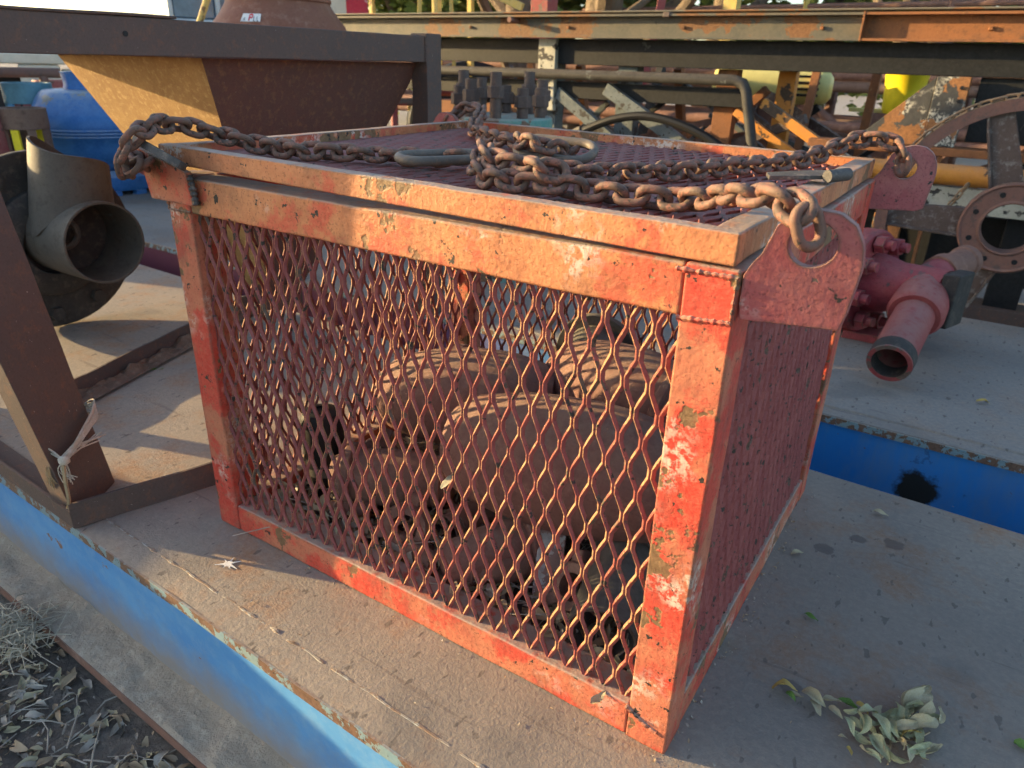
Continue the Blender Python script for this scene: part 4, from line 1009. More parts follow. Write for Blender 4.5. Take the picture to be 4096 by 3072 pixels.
tkbox('window', 2.08, 3.28, .09, 1.70, 1.302, 1.748, 'cab_glass', .01)
for s in (2.05, 2.64, 3.22): tkbox('pillar', s, s + .06, .02, .10, 1.301, 1.749, 'cab', .01)
tkbox('bumper', 3.42, 3.55, .0, 1.8, .2, .5, 'cast')
for d in (.10, 1.5):
    mb = MB(); c = Vector(tloc(2.7, d, .06)); axd = Vector((-.907, .42, 0))
    mb.lathe(c, axd, [(.17, 0), (.36, 0), (.40, .03), (.40, .22), (.36, .25), (.17, .25)], 32); o = mb.build('tyre', M['rubber'], tk, ang=40)
mb = MB(); mb.tube([tloc(3.5, .1, .5), tloc(3.55, .05, 1.2), tloc(3.5, -.05, 1.7)], .02, 8); mb.build('mirror_arm', M['white'], tk)
yp = thing('yellow_stick', 'thin yellow leaning pole in front of the truck windows', 'pole', (-6.6, 3.5, 0))
mb = MB(); mb.cyl((-6.9, 3.45, GZ), (-6.35, 4.25, 1.75), .03, n=10); mb.build('pole', M['yellow_steel'], yp)
mb = MB(); mb.cyl((-6.9, 3.45, GZ), (-6.9, 3.45, GZ + .03), .09, n=14); mb.build('foot', M['yellow_steel'], yp)

# ------------------------------------------------------------------ brown bell housing with sticker
be = thing('bell_housing', 'brown bell-shaped housing with a white sticker rising behind the hopper beam', 'housing', (-3.15, 2.12, 0))
bc_ = (-3.15, 2.12, 0)
mb = MB(); mb.lathe(bc_, (0, 0, 1), [(0, .45), (.16, .45), (.17, .9), (.33, .95), (.35, 1.0), (.335, 1.05), (.295, 1.10), (.265, 1.145), (.262, 1.155), (.27, 1.16), (.27, 1.175), (.25, 1.18), (.25, 1.20), (.262, 1.205), (.262, 1.24), (.24, 1.26), (.24, 1.55), (0, 1.56)], 48); mb.build('bell', M['bell'], be, ang=40)
mb = MB(); mb.lathe(bc_, (0, 0, 1), [(0, 0), (.2, 0), (.2, .03), (.16, .05), (.16, .449), (0, .449)], 36); mb.build('stand', M['bell'], be)
sdir = Vector((CAM.x + 3.15, CAM.y - 2.12, 0)).normalized(); srt = Vector((-sdir.y, sdir.x, 0))
def bell_pt(a, h, off=.004):
    r = .35 + (h - 1.0) * (-.335) / .10 * .15 if False else (.335 - (h - 1.05) * .8)
    return Vector((-3.15, 2.12, h)) + (sdir * math.cos(a) + srt * math.sin(a)) * (r + off)
mb = MB(); mb.grid(8, 3, lambda u, v: bell_pt(-.58 + u * .30, 1.052 + v * .036)); st_ = mb.build('sticker', M['white'], be, fix=False)
def glyph(segs, a0, s, mat, off):
    for (x0, y0, x1, y1, w) in segs:
        mb = MB()
        n = 5; P = []
        dx, dy = x1 - x0, y1 - y0; L = math.hypot(dx, dy); px, py = -dy / L * w / 2, dx / L * w / 2
        q = [(x0 + px, y0 + py), (x1 + px, y1 + py), (x1 - px, y1 - py), (x0 - px, y0 - py)]
        mb.add([bell_pt(a0 + x * s / .33, 1.055 + y * s, off) for x, y in q], [(0, 1, 2, 3)]); mb.build('lettering', M[mat], st_, fix=False)
glyph([(0, 0, 0, 1, .22), (0, .95, .5, .95, .2), (.5, 1, .5, .5, .2), (.5, .5, 0, .5, .2)], -.45, .030, 'ink_red', .0055)
glyph([(0, 0, .5, .9, .15), (.5, .9, .8, 0, .15), (.2, .35, .7, .35, .12)], -.55, .016, 'ink', .0055)
glyph([(0, 0, 0, 1, .14), (0, 0, .5, 0, .14), (.8, 0, .8, 1, .14), (.8, 0, 1.3, 0, .14)], -.38, .020, 'ink', .0055)

# ------------------------------------------------------------------ turquoise flanged spool with studs
fs_ = thing('flanged_spool', 'turquoise and rust flanged spool with tall dark studs behind the basket', 'flange', (-1.69, 2.05, 0))
c0 = Vector((-1.69, 2.05, 0))
mb = MB(); mb.lathe(c0, (0, 0, 1), [(0, .58), (.235, .58), (.24, .59), (.24, .632), (.235, .637), (0, .637)], 52); mb.build('flange', M['turq'], fs_, ang=40)
mb = MB(); mb.lathe(c0, (0, 0, 1), [(0, .638), (.225, .638), (.228, .642), (.228, .685), (.22, .692), (0, .692)], 52); mb.build('flange', M['turq'], fs_, ang=40)
mb = MB(); mb.lathe(c0, (0, 0, 1), [(0, .07), (.13, .07), (.12, .15), (.12, .45), (.16, .575), (0, .578)], 40); mb.build('neck', M['turq'], fs_, ang=40)
mb = MB(); mb.lathe(c0, (0, 0, 1), [(0, 0), (.235, 0), (.235, .069), (0, .069)], 48); mb.build('flange', M['turq'], fs_, ang=40)
for k in range(10):
    a = 2 * math.pi * (k + .25) / 10; p = c0 + Vector((.185 * math.cos(a), .185 * math.sin(a), 0)); hgt = .05 + .03 * ((k * 7) % 3)
    mb = MB(); mb.cyl(p + Vector((0, 0, .693)), p + Vector((0, 0, .76 + hgt)), .024, n=14); o = mb.build('stud', M['stud'], fs_)
    mb = MB(); hexnut(mb, p + Vector((0, 0, .705 + hgt * .6)), (0, 0, 1), .036, .046); mb.build('nut', M['stud'], o, .002)

# ------------------------------------------------------------------ long steel substructure behind
su = thing('substructure', 'long weathered steel substructure with channel beam, posts and braces across the back', 'substructure', (-1, 3.6, GZ))
def sbox(name, lo, hi, mat, bevel=.004, par=su):
    mb = MB(); mb.box(lo, hi); return mb.build(name, M[mat], par, bevel)
def channel(x0, x1, mat, z0=1.05, z1=1.178, y=3.60, par=su):
    mb = MB(); mb.box((x0, y, z0 + .012), (x1, y + .012, z1 - .012)); mb.box((x0, y - .062, z1 - .0115), (x1, y + .012, z1)); mb.box((x0, y - .062, z0), (x1, y + .012, z0 + .0115))
    o = mb.build('channel_beam', M[mat], par); return o
channel(-5.6, -.545, 'chan'); channel(-.537, 3.0, 'chan_rust')
sbox('stiffener', (-.545, 3.535, 1.048), (-.537, 3.60, 1.182), 'chan_rust', .001)
sbox('clip', (-1.60, 3.532, 1.160), (-1.56, 3.60, 1.186), 'stud')
mb = MB(); mb.cyl((-2.62, 3.598, 1.145), (-2.62, 3.50, 1.150), .016, n=12); mb.build('pin', M['rust_pipe'], su)
for k in range(7):
    x = -3.0 + k * .75; sbox('bolt_head', (x, 3.585, 1.10), (x + .018, 3.5995, 1.118), 'chan_rust', .003)
sbox('box_beam', (-5.6, 3.66, .90), (3.0, 3.95, 1.048), 'black_steel')
sbox('cross_plate', (-5.6, 3.60, 1.19), (3.0, 3.96, 1.20), 'chan')
# posts
sbox('post', (-2.467, 3.62, .62), (-2.341, 3.66, 1.047), 'pale_post'); sbox('post', (-2.46, 3.67, GZ), (-2.35, 3.78, .899), 'grey_steel')
sbox('post', (-1.93, 3.70, GZ), (-1.80, 3.80, .899), 'grey_steel')
sbox('post', (-1.30, 3.72, GZ), (-1.18, 3.80, .899), 'chan_rust'); sbox('post', (-1.00, 3.9, GZ), (-.90, 3.98, .899), 'orange')
for zz in (.70, .76, .82):
    for xx in (-2.44, -2.40, -2.37):
        mb = MB(); mb.cyl((xx, 3.6195, zz), (xx, 3.612, zz), .008, n=10); mb.build('bolt_head', M['rubber'], su)
# rail pipe and bent end
mb = MB(); mb.tube([(-4.4, 3.60, .835), (-1.16, 3.60, .845), (-1.11, 3.60, .83), (-1.085, 3.60, .79), (-1.0, 3.60, .48), (-.97, 3.6, .1)], .030, 12); mb.build('rail_pipe', M['rail'], su)
sbox('flat_rail', (-4.4, 3.66, .70), (-1.1, 3.70, .80), 'black_steel')
for a, b, w, h, mt in [((-2.33, 3.66, .735), (-1.62, 3.66, .28), .05, .07, 'grey_steel'), ((-1.97, 3.64, .77), (-1.25, 3.64, .38), .05, .075, 'grey_steel'),
                       ((-1.00, 3.66, .735), (-.45, 3.66, .42), .05, .055, 'orange'), ((-1.16, 3.7, .68), (-.55, 3.7, .33), .04, .045, 'orange'),
                       ((-1.55, 3.9, .30), (-1.05, 3.9, .80), .05, .05, 'chan_rust'), ((-2.2, 3.9, .36), (-1.3, 3.9, .62), .04, .04, 'rust_pipe'), ((-2.1, 3.95, .28), (-1.1, 3.95, .55), .04, .04, 'rust_pipe'),
                       ((-3.3, 3.9, .30), (-2.7, 3.9, .85), .05, .05, 'chan_rust'), ((-1.62, 4.1, .80), (-1.95, 4.1, .55), .03, .03, 'black_steel')]:
    mb = MB(); mb.bar(a, b, w, h); mb.build('brace', M[mt], su, .003)
rb_ = random.Random(41)
for k in range(26):
    x0 = rb_.uniform(-3.3, .2); x1 = x0 + rb_.choice((-1, 1)) * rb_.uniform(.25, 1.1); y = rb_.uniform(3.75, 4.9); z0 = rb_.uniform(-.1, .45); z1 = rb_.uniform(.4, .88)
    mb = MB(); w_ = rb_.uniform(.025, .055); mb.bar((x0, y, z0), (x1, y + rb_.uniform(-.2, .2), z1), w_, w_); mb.build('brace', M[rb_.choice(('black_steel', 'chan_rust', 'rust_pipe', 'sheave_spoke', 'black_steel', 'grey_steel'))], su, .002)
for k in range(9):
    x0 = -3.2 + k * .38; mb = MB(); mb.bar((x0, rb_.uniform(3.9, 4.8), GZ), (x0 + rb_.uniform(-.04, .04), rb_.uniform(3.9, 4.8), .90), .05, .06); mb.build('upright', M[rb_.choice(('black_steel', 'sheave_spoke', 'chan_rust'))], su, .002)
# gusseted post, base rail and lower dark frame at the right
mb = MB(); mb.plate([(-.165, 3.62, .895), (-.49, 3.62, .577), (-.165, 3.62, .577)], (0, 1, 0), .014); mb.build('gusset', M['gusset'], su, .001)
sbox('post', (-.161, 3.60, .575), (-.014, 3.66, .899), 'gusset')
for xx, zz in ((-.045, .85), (-.045, .79), (-.06, .72)):
    mb = MB(); mb.cyl((xx, 3.5995, zz), (xx, 3.592, zz), .009, n=12); mb.build('bolt_head', M['rubber'], su)
sbox('base_rail', (-.70, 3.56, .535), (3.0, 3.72, .574), 'chan_rust')
sbox('post', (-.30, 3.60, GZ), (-.16, 3.66, .534), 'gusset'); sbox('post', (-.07, 3.58, GZ), (-.052, 3.62, .534), 'chan_rust'); sbox('post', (.30, 3.60, GZ), (.45, 3.7, .534), 'black_steel'); sbox('post', (.55, 3.60, .575), (.75, 3.7, .899), 'black_steel')
sbox('box_beam', (.02, 3.70, .60), (3.0, 3.95, .8985), 'black_steel')
sbox('side_rail', (-.62, 3.50, .28), (1.5, 3.56, .40), 'pale_post'); sbox('lower_plate', (-.62, 3.75, -.1), (3.0, 3.80, .24), 'black_steel')
mb = MB(); mb.cyl((-.45, 3.50, .455), (2.5, 3.52, .47), .05, n=16); mb.build('cross_pipe', M['orange'], su)
mb = MB(); mb.bar((.25, 3.45, .72), (1.2, 3.45, .42), .05, .08); mb.build('brace', M['black_steel'], su)
sbox('sill', (-4.5, 2.86, GZ + .001), (3.0, 3.02, -.12), 'brown'); sbox('sill', (-4.5, 3.55, GZ + .001), (3.0, 3.75, -.18), 'brown')
for x in (-3.4, -1.2, 1.4): sbox('sill_tie', (x, 3.021, GZ + .002), (x + .1, 3.549, -.2), 'brown')
mb = MB(); mb.box((-3.4, 3.62, .56), (-2.5, 3.68, .64)); mb.build('flat_rail', M['chan_rust'], su)
# hose
ho = thing('black_hose', 'black rubber hose arching down through the substructure', 'hose', (-1.6, 3.5, .4))
mb = MB(); mb.tube(catmull([Vector(p) for p in ((-2.1, 3.52, .50), (-1.85, 3.52, .60), (-1.6, 3.52, .63), (-1.3, 3.52, .56), (-1.05, 3.52, .42), (-.85, 3.54, .24), (-.78, 3.56, -.1), (-.75, 3.58, GZ))], 8), .026, 10); mb.build('hose_body', M['rubber'], ho)
mb = MB(); mb.cyl((-2.12, 3.52, .49), (-2.06, 3.52, .52), .034, n=12); mb.build('coupling', M['cast'], ho)
cn = thing('orange_cone_cap', 'small orange cap poking up at the far basket rim', 'cap', (-1.42, 3.45, .30))
mb = MB(); mb.lathe((-1.42, 3.40, .40), (.2, 0, 1), [(.05, 0), (.05, .06), (.012, .12), (0, .12)], 16); mb.build('cap_body', M['orange'], cn)
mb = MB(); mb.cyl((-1.42, 3.40, GZ), (-1.42, 3.40, .405), .05, n=14); mb.build('stem', M['black_steel'], cn)

# ------------------------------------------------------------------ yellow cowling, yellow bucket, pipe rack and pipes behind
cw = thing('yellow_cowling', 'pale yellow rounded motor cowling with four dark vent slots', 'cowling', (-1.1, 4.6, .2))
A0, A1 = Vector((-1.62, 4.62, .80)), Vector((-.86, 4.78, .80))
axd = (A1 - A0).normalized(); Lc = (A1 - A0).length
mb = MB(); mb.lathe(A0, axd, [(0, 0), (.09, .0), (.105, .02), (.108, .05), (.108, Lc - .09), (.10, Lc - .03), (.06, Lc), (0, Lc)], 40); mb.build('shell', M['yellow_pale'], cw, ang=50)
for k in range(4):
    zz = .868 - k * .038; yo = math.sqrt(max(0, .108 ** 2 - (zz - .80) ** 2)) + .002
    side = Vector((axd.y, -axd.x, 0)) * yo
    p = A1 - axd * .24 + side; p.z = zz; q = A1 - axd * .085 + side; q.z = zz
    mb = MB(); mb.bar(p, q, .012, .017); mb.build('vent_slot', M['rubber'], cw, .004)
mb = MB(); mb.box((-1.35, 4.62, GZ), (-1.15, 4.78, .70)); mb.build('stand', M['rust_pipe'], cw)
yb = thing('yellow_bucket', 'bright yellow tapered bucket beside the gusset post', 'bucket', (-.42, 4.9, .3))
mb = MB(); mb.lathe((-.44, 4.9, .66), (0, 0, 1), [(0, 0), (.10, 0), (.115, .12), (.13, .235), (.135, .24), (.125, .24), (.11, .02), (0, .02)], 32); mb.build('body', M['yellow'], yb, ang=40)
mb = MB(); mb.bar((-.75, 4.9, .672), (-.54, 4.9, .672), .05, .025); mb.build('handle', M['yellow_pale'], yb, .004)
mb = MB(); mb.box((-.6, 4.8, GZ), (-.3, 5.0, .658)); mb.build('pedestal', M['rust_pipe'], yb)
pr = thing('pipe_rack', 'rusty pink pipe rack on upright posts, seen under the substructure', 'rack', (-1.5, 7, GZ))
for x in (-6.5, -4.6, -2.7, -1.35, -.2, 1.4):
    for y in (6.2, 7.4):
        mb = MB(); mb.cyl((x, y, GZ), (x, y, .82), .05, n=10); mb.build('post', M['rust_pipe'], pr)
    for z in (.34, .74):
        mb = MB(); mb.cyl((x, 5.9, z), (x, 7.6, z), .04, n=10); mb.build('arm', M['rust_pipe'], pr)
for x0, x1, z0, z1 in ((-6.5, -4.6, -.2, .7), (-4.6, -2.7, .7, -.2), (-2.7, -1.35, -.2, .7), (-1.35, -.2, .7, -.1)):
    mb = MB(); mb.cyl((x0, 6.15, z0), (x1, 6.15, z1), .035, n=10); mb.build('brace', M['rust_pipe'], pr)
k = 0
PLACE = ['nearest', 'second', 'third', 'farthest']; LEVEL = ['bottom', 'second', 'third', 'top']
for z in (.43, .52, .83, .92):
    for y in (6.05, 6.4, 6.75, 7.1):
        k += 1; rpp = random.Random(k)
        t = thing('rack_pipe', 'long rusty pipe on the rack, %s row, %s from the front' % (LEVEL[(k - 1) // 4], PLACE[(k - 1) % 4]), 'pipe', (-2, y, z), 'rusty pipes stored on the rack')
        mb = MB(); mb.pipe((-7.5 + rpp.random(), y, z - .04), (2.2 + rpp.random(), y, z - .04), .045, .006, 14); mb.build('tube', M['rust_pipe' if k % 3 else 'wood_brown'], t)

# red tubular frame and yellow hydrant seen past the hopper
rf = thing('tubular_gate', 'pinkish red tubular frame seen between hopper and its far leg', 'gate', (-3.7, 3.9, GZ))
rp_ = [(-3.85, 3.70, .60), (-3.45, 4.05, .60)]
mb = MB(); mb.cyl(rp_[0], rp_[1], .028, n=12); mb.build('tube', M['pipe_pink'], rf)
mb = MB(); mb.cyl((-3.95, 4.2, .66), (-3.4, 4.6, .66), .03, n=12); mb.build('tube', M['pipe_pink'], rf)
for p in ((-3.82, 3.73), (-3.48, 4.03), (-3.9, 4.2), (-3.4, 4.6)):
    mb = MB(); mb.cyl((*p, GZ), (*p, .60), .028, n=12); mb.build('tube', M['pipe_pink'], rf)
hy = thing('yellow_hydrant', 'yellow valve block with round caps behind the red frame', 'valve', (-3.75, 4.3, GZ))
mb = MB(); mb.lathe((-3.80, 4.25, GZ), (0, 0, 1), [(0, 0), (.13, 0), (.13, .05), (.08, .08), (.07, .6), (.10, .64), (.10, .70), (.08, .74), (.085, .80), (.05, .86), (0, .87)], 24); mb.build('body', M['yellow'], hy, ang=40)
mb = MB(); mb.lathe((-3.66, 4.40, GZ), (0, 0, 1), [(0, 0), (.1, 0), (.1, .05), (.07, .08), (.06, .55), (.09, .6), (.08, .68), (.09, .75), (0, .79)], 24); mb.build('body', M['yellow'], hy, ang=40)
mb = MB(); mb.lathe((-3.75, 4.28, .35), (.9, -.4, 0), [(0, 0), (.06, 0), (.06, .16), (.08, .16), (.08, .2), (0, .2)], 20); mb.build('outlet', M['yellow_steel'], hy)
bt = thing('tyre', 'dark grey upright tyre behind the far leg of the hopper stand', 'tyre', (-4.2, 5.0, GZ))
mb = MB(); mb.lathe((-4.15, 5.1, .32), (.75, -.65, 0), [(.30, 0), (.52, 0), (.58, .05), (.58, .25), (.52, .3), (.30, .3)], 40, True); mb.build('tread', M['rubber'], bt, ang=40)
mb = MB(); mb.lathe((-4.15, 5.1, .32), (.75, -.65, 0), [(0, .1), (.30, .1), (.30, .2), (0, .2)], 30); mb.build('rim', M['cast'], bt)

# ------------------------------------------------------------------ sheave wheel with a chain on its rim
wh = thing('sheave_wheel', 'large brown spoked sheave wheel leaning upright at the right edge', 'wheel', (.29, 2.75, -.12))
wc = Vector((.29, 2.74, .362)); wy = Vector((0, -1, 0)); RW = .482
mb = MB(); mb.lathe(wc - wy * .045, wy, [(RW - .045, 0), (RW, 0), (RW, .018), (RW - .012, .03), (RW - .012, .06), (RW, .072), (RW, .09), (RW - .045, .09)], 96, True); mb.build('rim', M['sheave'], wh, ang=40)
mb = MB(); mb.lathe(wc - wy * .04, wy, [(.095, 0), (.168, 0), (.175, .02), (.175, .085), (.168, .092), (.16, .085), (.108, .085), (.10, .092), (.095, .088)], 64, True); hub = mb.build('hub', M['sheave'], wh, ang=35)
for k in range(8):
    a = 2 * math.pi * (k + .5) / 8; c = wc + Vector((.135 * math.cos(a), 0, .135 * math.sin(a))) + wy * .0455
    mb = MB(); mb.cyl(c, c + wy * .0012, .0105, n=14); mb.build('bolt_hole', M['rubber'], hub)
for k in range(5):
    a = R_(108) + 2 * math.pi * k / 5; d = Vector((math.cos(a), 0, math.sin(a))); s = Vector((-d.z, 0, d.x))
    p0, p1 = wc + d * .165, wc + d * (RW - .03)
    mb = MB(); mb.hexa([p0 - s * .058 + wy * -.02, p0 + s * .058 + wy * -.02, p1 + s * .045 + wy * -.02, p1 - s * .045 + wy * -.02, p0 - s * .058 + wy * .02, p0 + s * .058 + wy * .02, p1 + s * .045 + wy * .02, p1 - s * .045 + wy * .02])
    mb.hexa([p0 + s * .046 + wy * .0205, p0 + s * .058 + wy * .0205, p1 + s * .045 + wy * .0205, p1 + s * .034 + wy * .0205, p0 + s * .046 + wy * .035, p0 + s * .058 + wy * .035, p1 + s * .045 + wy * .035, p1 + s * .034 + wy * .035])
    mb.build('spoke', M['sheave_spoke'], wh, .004)
SM = link_mesh(.056, .030, .0052, 16, 6, 'small_link'); SM.materials.clear(); SM.materials.append(rusty('tan_rusty_chain', (.27, .17, .09), (.22, .14, .085), (.33, .22, .12), .7, 2))
chain('thin tan chain laid along the top of the sheave rim', [wc + Vector((math.cos(R_(a)) * (RW + .008), -.015, math.sin(R_(a)) * (RW + .008))) for a in range(160, 50, -5)], mesh=SM, pitch=.042, name='rim_chain', seed=6)
ch2 = chain('thin loose chain hanging below the far right lug', [(-.24, 3.4, .42), (-.16, 3.4, .33), (-.08, 3.4, .26), (.0, 3.4, .27), (.06, 3.42, .36), (.10, 3.44, .44)], mesh=SM, pitch=.042, name='hanging_chain', seed=7)

# ------------------------------------------------------------------ red valve assembly on the far beam
va = thing('red_valve', 'magenta-red flanged valve assembly with open pipe stubs, right of the basket', 'valve', (.0, 2.1, 0))
fcn = Vector((-.085, 2.14, .205)); vax = Vector((.93, -.33, .06)).normalized()
mb = MB(); mb.lathe(fcn - vax * .16, vax, [(0, 0), (.155, .0), (.175, .02), (.175, .075), (0, .075)], 40); mb.build('flange', M['valve'], va, .008)
mb = MB(); mb.lathe(fcn - vax * .078, vax, [(0, 0), (.185, 0), (.19, .01), (.19, .07), (.18, .078), (0, .078)], 40); mb.build('flange', M['valve'], va, .006)
fx, fy, _ = frame_of(vax)
for k in range(8):
    a = 2 * math.pi * k / 8 + .2; c = fcn + (fx * math.cos(a) + fy * math.sin(a)) * .148 + vax * .001
    mb = MB(); mb.cyl(c, c + vax * .065, .018, n=12); o = mb.build('stud', M['valve'], va)
    mb = MB(); hexnut(mb, c + vax * .005, vax, .032, .035); mb.build('nut', M['valve'], o, .002)
p1 = fcn + vax * .25
mb = MB(); mb.lathe(fcn + vax * .0015, vax, [(0, 0), (.11, 0), (.10, .05), (.088, .09), (.086, .25), (0, .255)], 36); mb.build('body', M['valve'], va, ang=40)
mb = MB(); mb.hexa([p1 + vax * dx + Vector((0, 0, 1)) * dz + Vector((vax.y, -vax.x, 0)) * dy for dx in (.0, .055) for dz, dy in ((-.10, -.055), (.085, -.055), (.085, .06), (-.10, .06))]); mb.build('end_block', M['cast_dark'], va, .006)
mA = fcn + vax * .19; mM = Vector((.062, 1.63, .088))
md = (mM - mA).normalized(); Lp = (mM - mA).length
mb = MB(); mb.lathe(mA, md, [(.0, 0), (.082, 0), (.088, .10), (.090, .15), (.080, .17), (0, .17)], 36); mb.build('collar', M['pipe_pink'], va, ang=40)
mb = MB(); mb.lathe(mA + md * .16, md, [(.064, 0), (.064, Lp - .22), (.068, Lp - .215), (.066, Lp - .16), (.053, Lp - .16), (.053, 0)], 40, True); mb.build('pipe_stub', M['pipe_pink'], va, ang=40)
mb = MB(); mb.lathe(mA + md * (Lp - .058), md, [(.0665, 0), (.068, .004), (.067, .052), (.052, .056), (.051, .0)], 40, True); mb.build('pipe_lip', M['cast_dark'], va, ang=40)
mB2 = fcn + vax * .15 + Vector((.02, .05, .02)); e2 = Vector((.35, .80, .16)).normalized()
mb = MB(); mb.lathe(mB2, e2, [(.0, 0), (.06, 0), (.06, .12), (0, .12)], 28); mb.build('branch', M['valve'], va)
mb = MB(); mb.lathe(mB2 + e2 * .09, e2, [(.03, 0), (.068, 0), (.068, .04), (.056, .055), (.052, .15), (.058, .155), (.058, .18), (.04, .18), (.03, .03)], 32, True); mb.build('hose_union', M['rust_pipe'], va, ang=40)
mb = MB(); mb.box((-.14, 2.06, .0005), (-.02, 2.22, .03)); mb.build('chock', M['valve'], va)
#PART5
# ------------------------------------------------------------------ yard clutter and trees along the top edge
def post(name, label, a, b, w, h, mat, cat='post'):
    t = thing(name, label, cat, (a[0], a[1], GZ))
    mb = MB(); mb.bar((a[0], a[1], GZ), b, w, h); mb.build('shaft', M[mat], t, .005)
    mb = MB(); mb.box((a[0] - w, a[1] - h, GZ), (a[0] + w, a[1] + h, GZ + .02)); mb.build('foot_plate', M[mat], t)
    return t
post('red_column', 'broad pink-red square column rising behind the channel beam', (-3.42, 5.25), (-3.42, 5.25, 2.6), .17, .17, 'pipe_pink', 'column')
post('yellow_column', 'sunlit yellow square column above the channel beam', (-2.30, 6.85), (-2.30, 6.85, 2.6), .13, .13, 'yellow_steel', 'column')
post('leaning_pipe', 'rust-red pipe leaning above the middle of the channel beam', (-2.75, 5.6), (-2.40, 5.75, 2.4), .07, .07, 'pipe_pink', 'pipe')
t = thing('yellow_trestle', 'yellow steel trestle legs above the left of the channel beam', 'trestle', (-4.25, 4.7, GZ))
for a, b, w in [((-4.36, 4.58, GZ), (-4.26, 4.66, 2.2), .035), ((-4.18, 4.72, GZ), (-4.18, 4.72, 2.2), .06), ((-4.02, 4.84, GZ), (-4.12, 4.78, 2.2), .03), ((-3.95, 4.90, GZ), (-3.95, 4.90, 2.2), .045)]:
    mb = MB(); mb.bar(a, b, w, w); mb.build('leg', M['yellow_steel'], t, .003)
mb = MB(); mb.bar((-3.9, 4.85, 1.5), (-3.45, 4.95, 1.32), .05, .06); mb.build('arm', M['yellow_steel'], t, .003)
mb = MB(); mb.bar((-4.4, 4.56, .5), (-3.9, 4.93, .5), .04, .05); mb.build('tie', M['yellow_steel'], t, .003)
post('yellow_pole', 'thin yellow pole in front of the green tree at the top', (-5.27, 5.08), (-5.27, 5.08, 2.2), .045, .045, 'yellow_steel', 'pole')
def board(label, x, y, w, z0, z1, mat, rz=.75):
    t = thing('notice_board', label, 'board', (x, y, GZ)); d = Vector((math.cos(rz), math.sin(rz), 0)); nrm = Vector((d.y, -d.x, 0)); c = Vector((x, y, 0))
    mb = MB(); mb.hexa([c - d * w / 2 + Vector((0, 0, z0)), c + d * w / 2 + Vector((0, 0, z0)), c + d * w / 2 - nrm * .02 + Vector((0, 0, z0)), c - d * w / 2 - nrm * .02 + Vector((0, 0, z0)), c - d * w / 2 + Vector((0, 0, z1)), c + d * w / 2 + Vector((0, 0, z1)), c + d * w / 2 - nrm * .02 + Vector((0, 0, z1)), c - d * w / 2 - nrm * .02 + Vector((0, 0, z1))])
    mb.build('panel', M[mat], t, .003)
    for s in (-1, 1):
        p = c + d * (w / 2 - .03) * s - nrm * .04
        mb = MB(); mb.cyl((p.x, p.y, GZ), (p.x, p.y, z1), .02, n=8); mb.build('leg', M['yellow_steel'], t)
board('cream notice board at the top beside the brown bell housing', -6.25, 5.53, .26, 1.26, 1.75, 'beige'); board('crimson board splashed with white paint at the top', -6.08, 5.70, .24, 1.28, 1.8, 'red_board')
t = thing('handrail', 'thin dark handrail pipes running along the top edge of the picture', 'rail', (-1, 7.5, GZ))
for z, r in ((1.45, .025), (1.62, .025)):
    mb = MB(); mb.cyl((-4.2, 7.4, z), (2.5, 7.4, z + .05), r, n=8); mb.build('rail', M['rust_pipe'], t)
for x in (-4.0, -1.75, -.5, 1.2):
    mb = MB(); mb.cyl((x, 7.4, GZ), (x, 7.4, 1.8), .03, n=8); mb.build('post', M['yellow_steel' if x == -1.75 else 'rust_pipe'], t)
def tree(label, x, y, r, h, crown, mat, seed, lean=(0, 0), leaves=2600, leafs=.09, fork=True):
    rr = random.Random(seed); t = thing('tree', label, 'tree', (x, y, GZ), 'trees behind the yard')
    P = [Vector((x, y, GZ)), Vector((x + lean[0] * .3, y + lean[1] * .3, GZ + h * .35)), Vector((x + lean[0], y + lean[1], GZ + h))]
    mb = MB(); Q = catmull(P, 8); mb.tube(Q, [r * (1.25 - .6 * i / (len(Q) - 1)) for i in range(len(Q))], 12)
    for k in range(6):
        b0 = Q[int(len(Q) * (.35 + .1 * k))-1]; a = rr.uniform(0, 6.28); d = Vector((math.cos(a), math.sin(a), .9)) * rr.uniform(.8, 1.6) * h * .25
        mb.tube(catmull([b0, b0 + d * .5 + Vector((0, 0, .1)), b0 + d], 5), [r * .55 * (1 - .07 * i) for i in range(11)], 8)
    o = mb.build('trunk', M['bark'], t, ang=60); roughen(o, .25, r * .2, 2.5, seed)
    (cx, cy, cz_), (rx, ry, rz_) = crown
    mb = MB(); clumps = []
    for k in range(34):
        while True:
            p = Vector((rr.uniform(-1, 1), rr.uniform(-1, 1), rr.uniform(-1, 1)))
            if .25 < p.length < 1: break
        clumps.append(Vector((x + cx + p.x * rx, y + cy + p.y * ry, cz_ + p.z * rz_)))
    for i in range(leaves):
        c = rr.choice(clumps) + Vector((rr.gauss(0, .26), rr.gauss(0, .26), rr.gauss(0, .2))) * min(rx, rz_) * .9
        n_ = Vector((rr.gauss(0, 1), rr.gauss(0, 1), rr.gauss(0, 1))).normalized(); u, v, _ = frame_of(n_); s = leafs * rr.uniform(.6, 1.3)
        mb.add([c - u * s, c - v * s * .5, c + u * s, c + v * s * .5], [(0, 1, 2, 3)])
    mb.build('crown', M[mat], t, smooth=False, fix=False)
tree('stout tree trunk just left of the pink-red column at the top', -4.15, 5.98, .15, 4.2, ((0, 0, 3.6), (1.2, 1.2, .9)), 'foliage2', 1)
tree('forked pale tree trunk right of the pink-red column at the top', -3.95, 7.25, .22, 4.5, ((0, 0, 4.2), (1.8, 1.8, 1.2)), 'foliage', 2, (.25, 0))
tree('grey-brown tree trunk at the top right above the rusty channel', -.67, 8.2, .16, 4.0, ((.2, .5, 3.8), (1.8, 1.6, 1.1)), 'foliage', 3, (.1, 0))
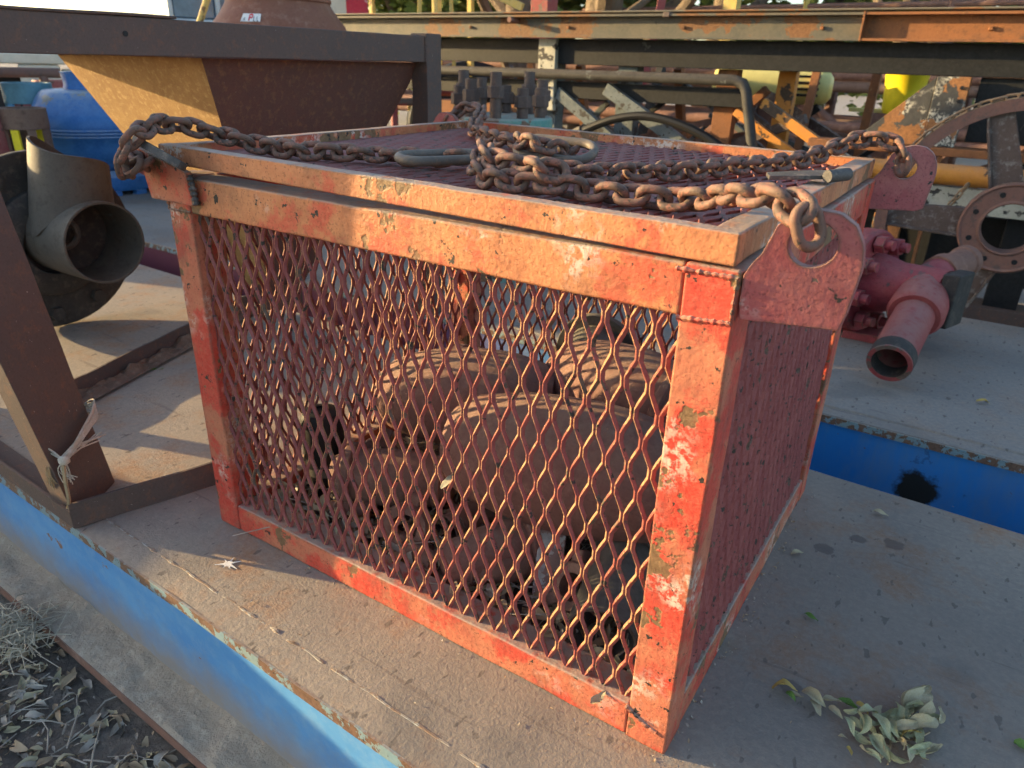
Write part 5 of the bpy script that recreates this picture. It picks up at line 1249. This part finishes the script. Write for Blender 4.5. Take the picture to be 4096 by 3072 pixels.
tree('leaning dark tree trunk right of the rust-red leaning pipe', -3.0, 8.2, .13, 4.0, ((0, .4, 3.9), (1.5, 1.5, 1)), 'foliage2', 4, (.4, 0))
tree('bright green bushy tree behind the yellow trestle at the top left', -9.2, 10.5, .2, 3.6, ((0, 0, 2.2), (2.6, 2.2, 1.7)), 'foliage', 5, leaves=7000, leafs=.11)
tree('dark olive tree between the trestle legs at the top', -8.0, 13.5, .25, 4.0, ((0, 0, 2.4), (3.2, 2.5, 2.0)), 'foliage2', 6, leaves=7000, leafs=.13)
tree('sunny green tree behind the handrail at the upper right', -3.0, 14.5, .2, 3.6, ((0, 0, 2.2), (2.2, 2, 1.6)), 'foliage', 7, leaves=5000, leafs=.11)
tree('low bright green tree at the right above the rusty channel', -.6, 13.5, .2, 3.2, ((0, 0, 2.0), (2.0, 2, 1.5)), 'foliage', 8, leaves=5000, leafs=.11)
# far hedge of trees closing the yard
mb = MB(); rr = random.Random(77)
for i in range(15000):
    x = rr.uniform(-70, 40); y = 46 + rr.gauss(0, 2); top = 1.6 + 2.2 * (.5 + .5 * noise.noise(Vector((x * .16, 3, 0)))) + 1.0 * noise.noise(Vector((x * .7, 1, 0)))
    z = GZ + abs(rr.random()) * max(.6, top); c = Vector((x, y, z)); n_ = Vector((rr.gauss(0, 1), rr.gauss(0, 1), rr.gauss(0, 1))).normalized(); u, v, _ = frame_of(n_); s = .28 * rr.uniform(.6, 1.3)
    mb.add([c - u * s, c - v * s * .6, c + u * s, c + v * s * .6], [(0, 1, 2, 3)])
tag(mb.build('far_trees', M['foliage2'], None, smooth=False, fix=False), 'far belt of olive green trees along the edge of the yard', 'trees', kind='stuff')
# unseen plank crate, added to shade the soil and the near web
cr = thing('shade_crate', 'weathered plank crate standing on the soil to the left of the beams', 'crate', (-3.9, -1.6, GZ))
for k in range(4):
    z = GZ + .02 + k * .18
    for lo, hi in (((-4.5, -2.6, z), (-3.4, -2.57, z + .17)), ((-4.5, -.83, z), (-3.4, -.80, z + .17)), ((-3.43, -2.569, z), (-3.40, -.831, z + .17)), ((-4.5, -2.569, z), (-4.47, -.831, z + .17))):
        mb = MB(); mb.box(lo, hi); mb.build('plank', M['wood_brown'], cr, .003)
for k in range(10):
    y = -2.6 + k * .18
    mb = MB(); mb.box((-4.5, y, GZ + .745), (-3.4, y + .172, GZ + .77)); mb.build('lid_plank', M['wood_brown'], cr, .003)

tn = thing('shade_tank', 'tall rusty upright storage tank standing on the soil far to the left', 'tank', (-6.7, .5, GZ))  # unseen tank, added to keep sun off the valve and wheel
mb = MB(); mb.lathe((-6.7, .55, GZ), (0, 0, 1), [(0, .12), (.88, .12), (.90, .16), (.90, 2.3), (.86, 2.42), (.3, 2.55), (0, 2.56)], 48); mb.build('shell', M['rust_pipe'], tn, ang=40)
for z in (.8, 1.5):
    mb = MB(); mb.lathe((-6.7, .55, GZ + z), (0, 0, 1), [(.90, 0), (.925, 0), (.925, .05), (.90, .05)], 48, True); mb.build('hoop', M['rust_pipe'], tn)
for k in range(4):
    a = .8 + k * math.pi / 2; mb = MB(); mb.box((-6.7 + .7 * math.cos(a) - .06, .55 + .7 * math.sin(a) - .06, GZ), (-6.7 + .7 * math.cos(a) + .06, .55 + .7 * math.sin(a) + .06, GZ + .119)); mb.build('foot', M['brown'], tn)
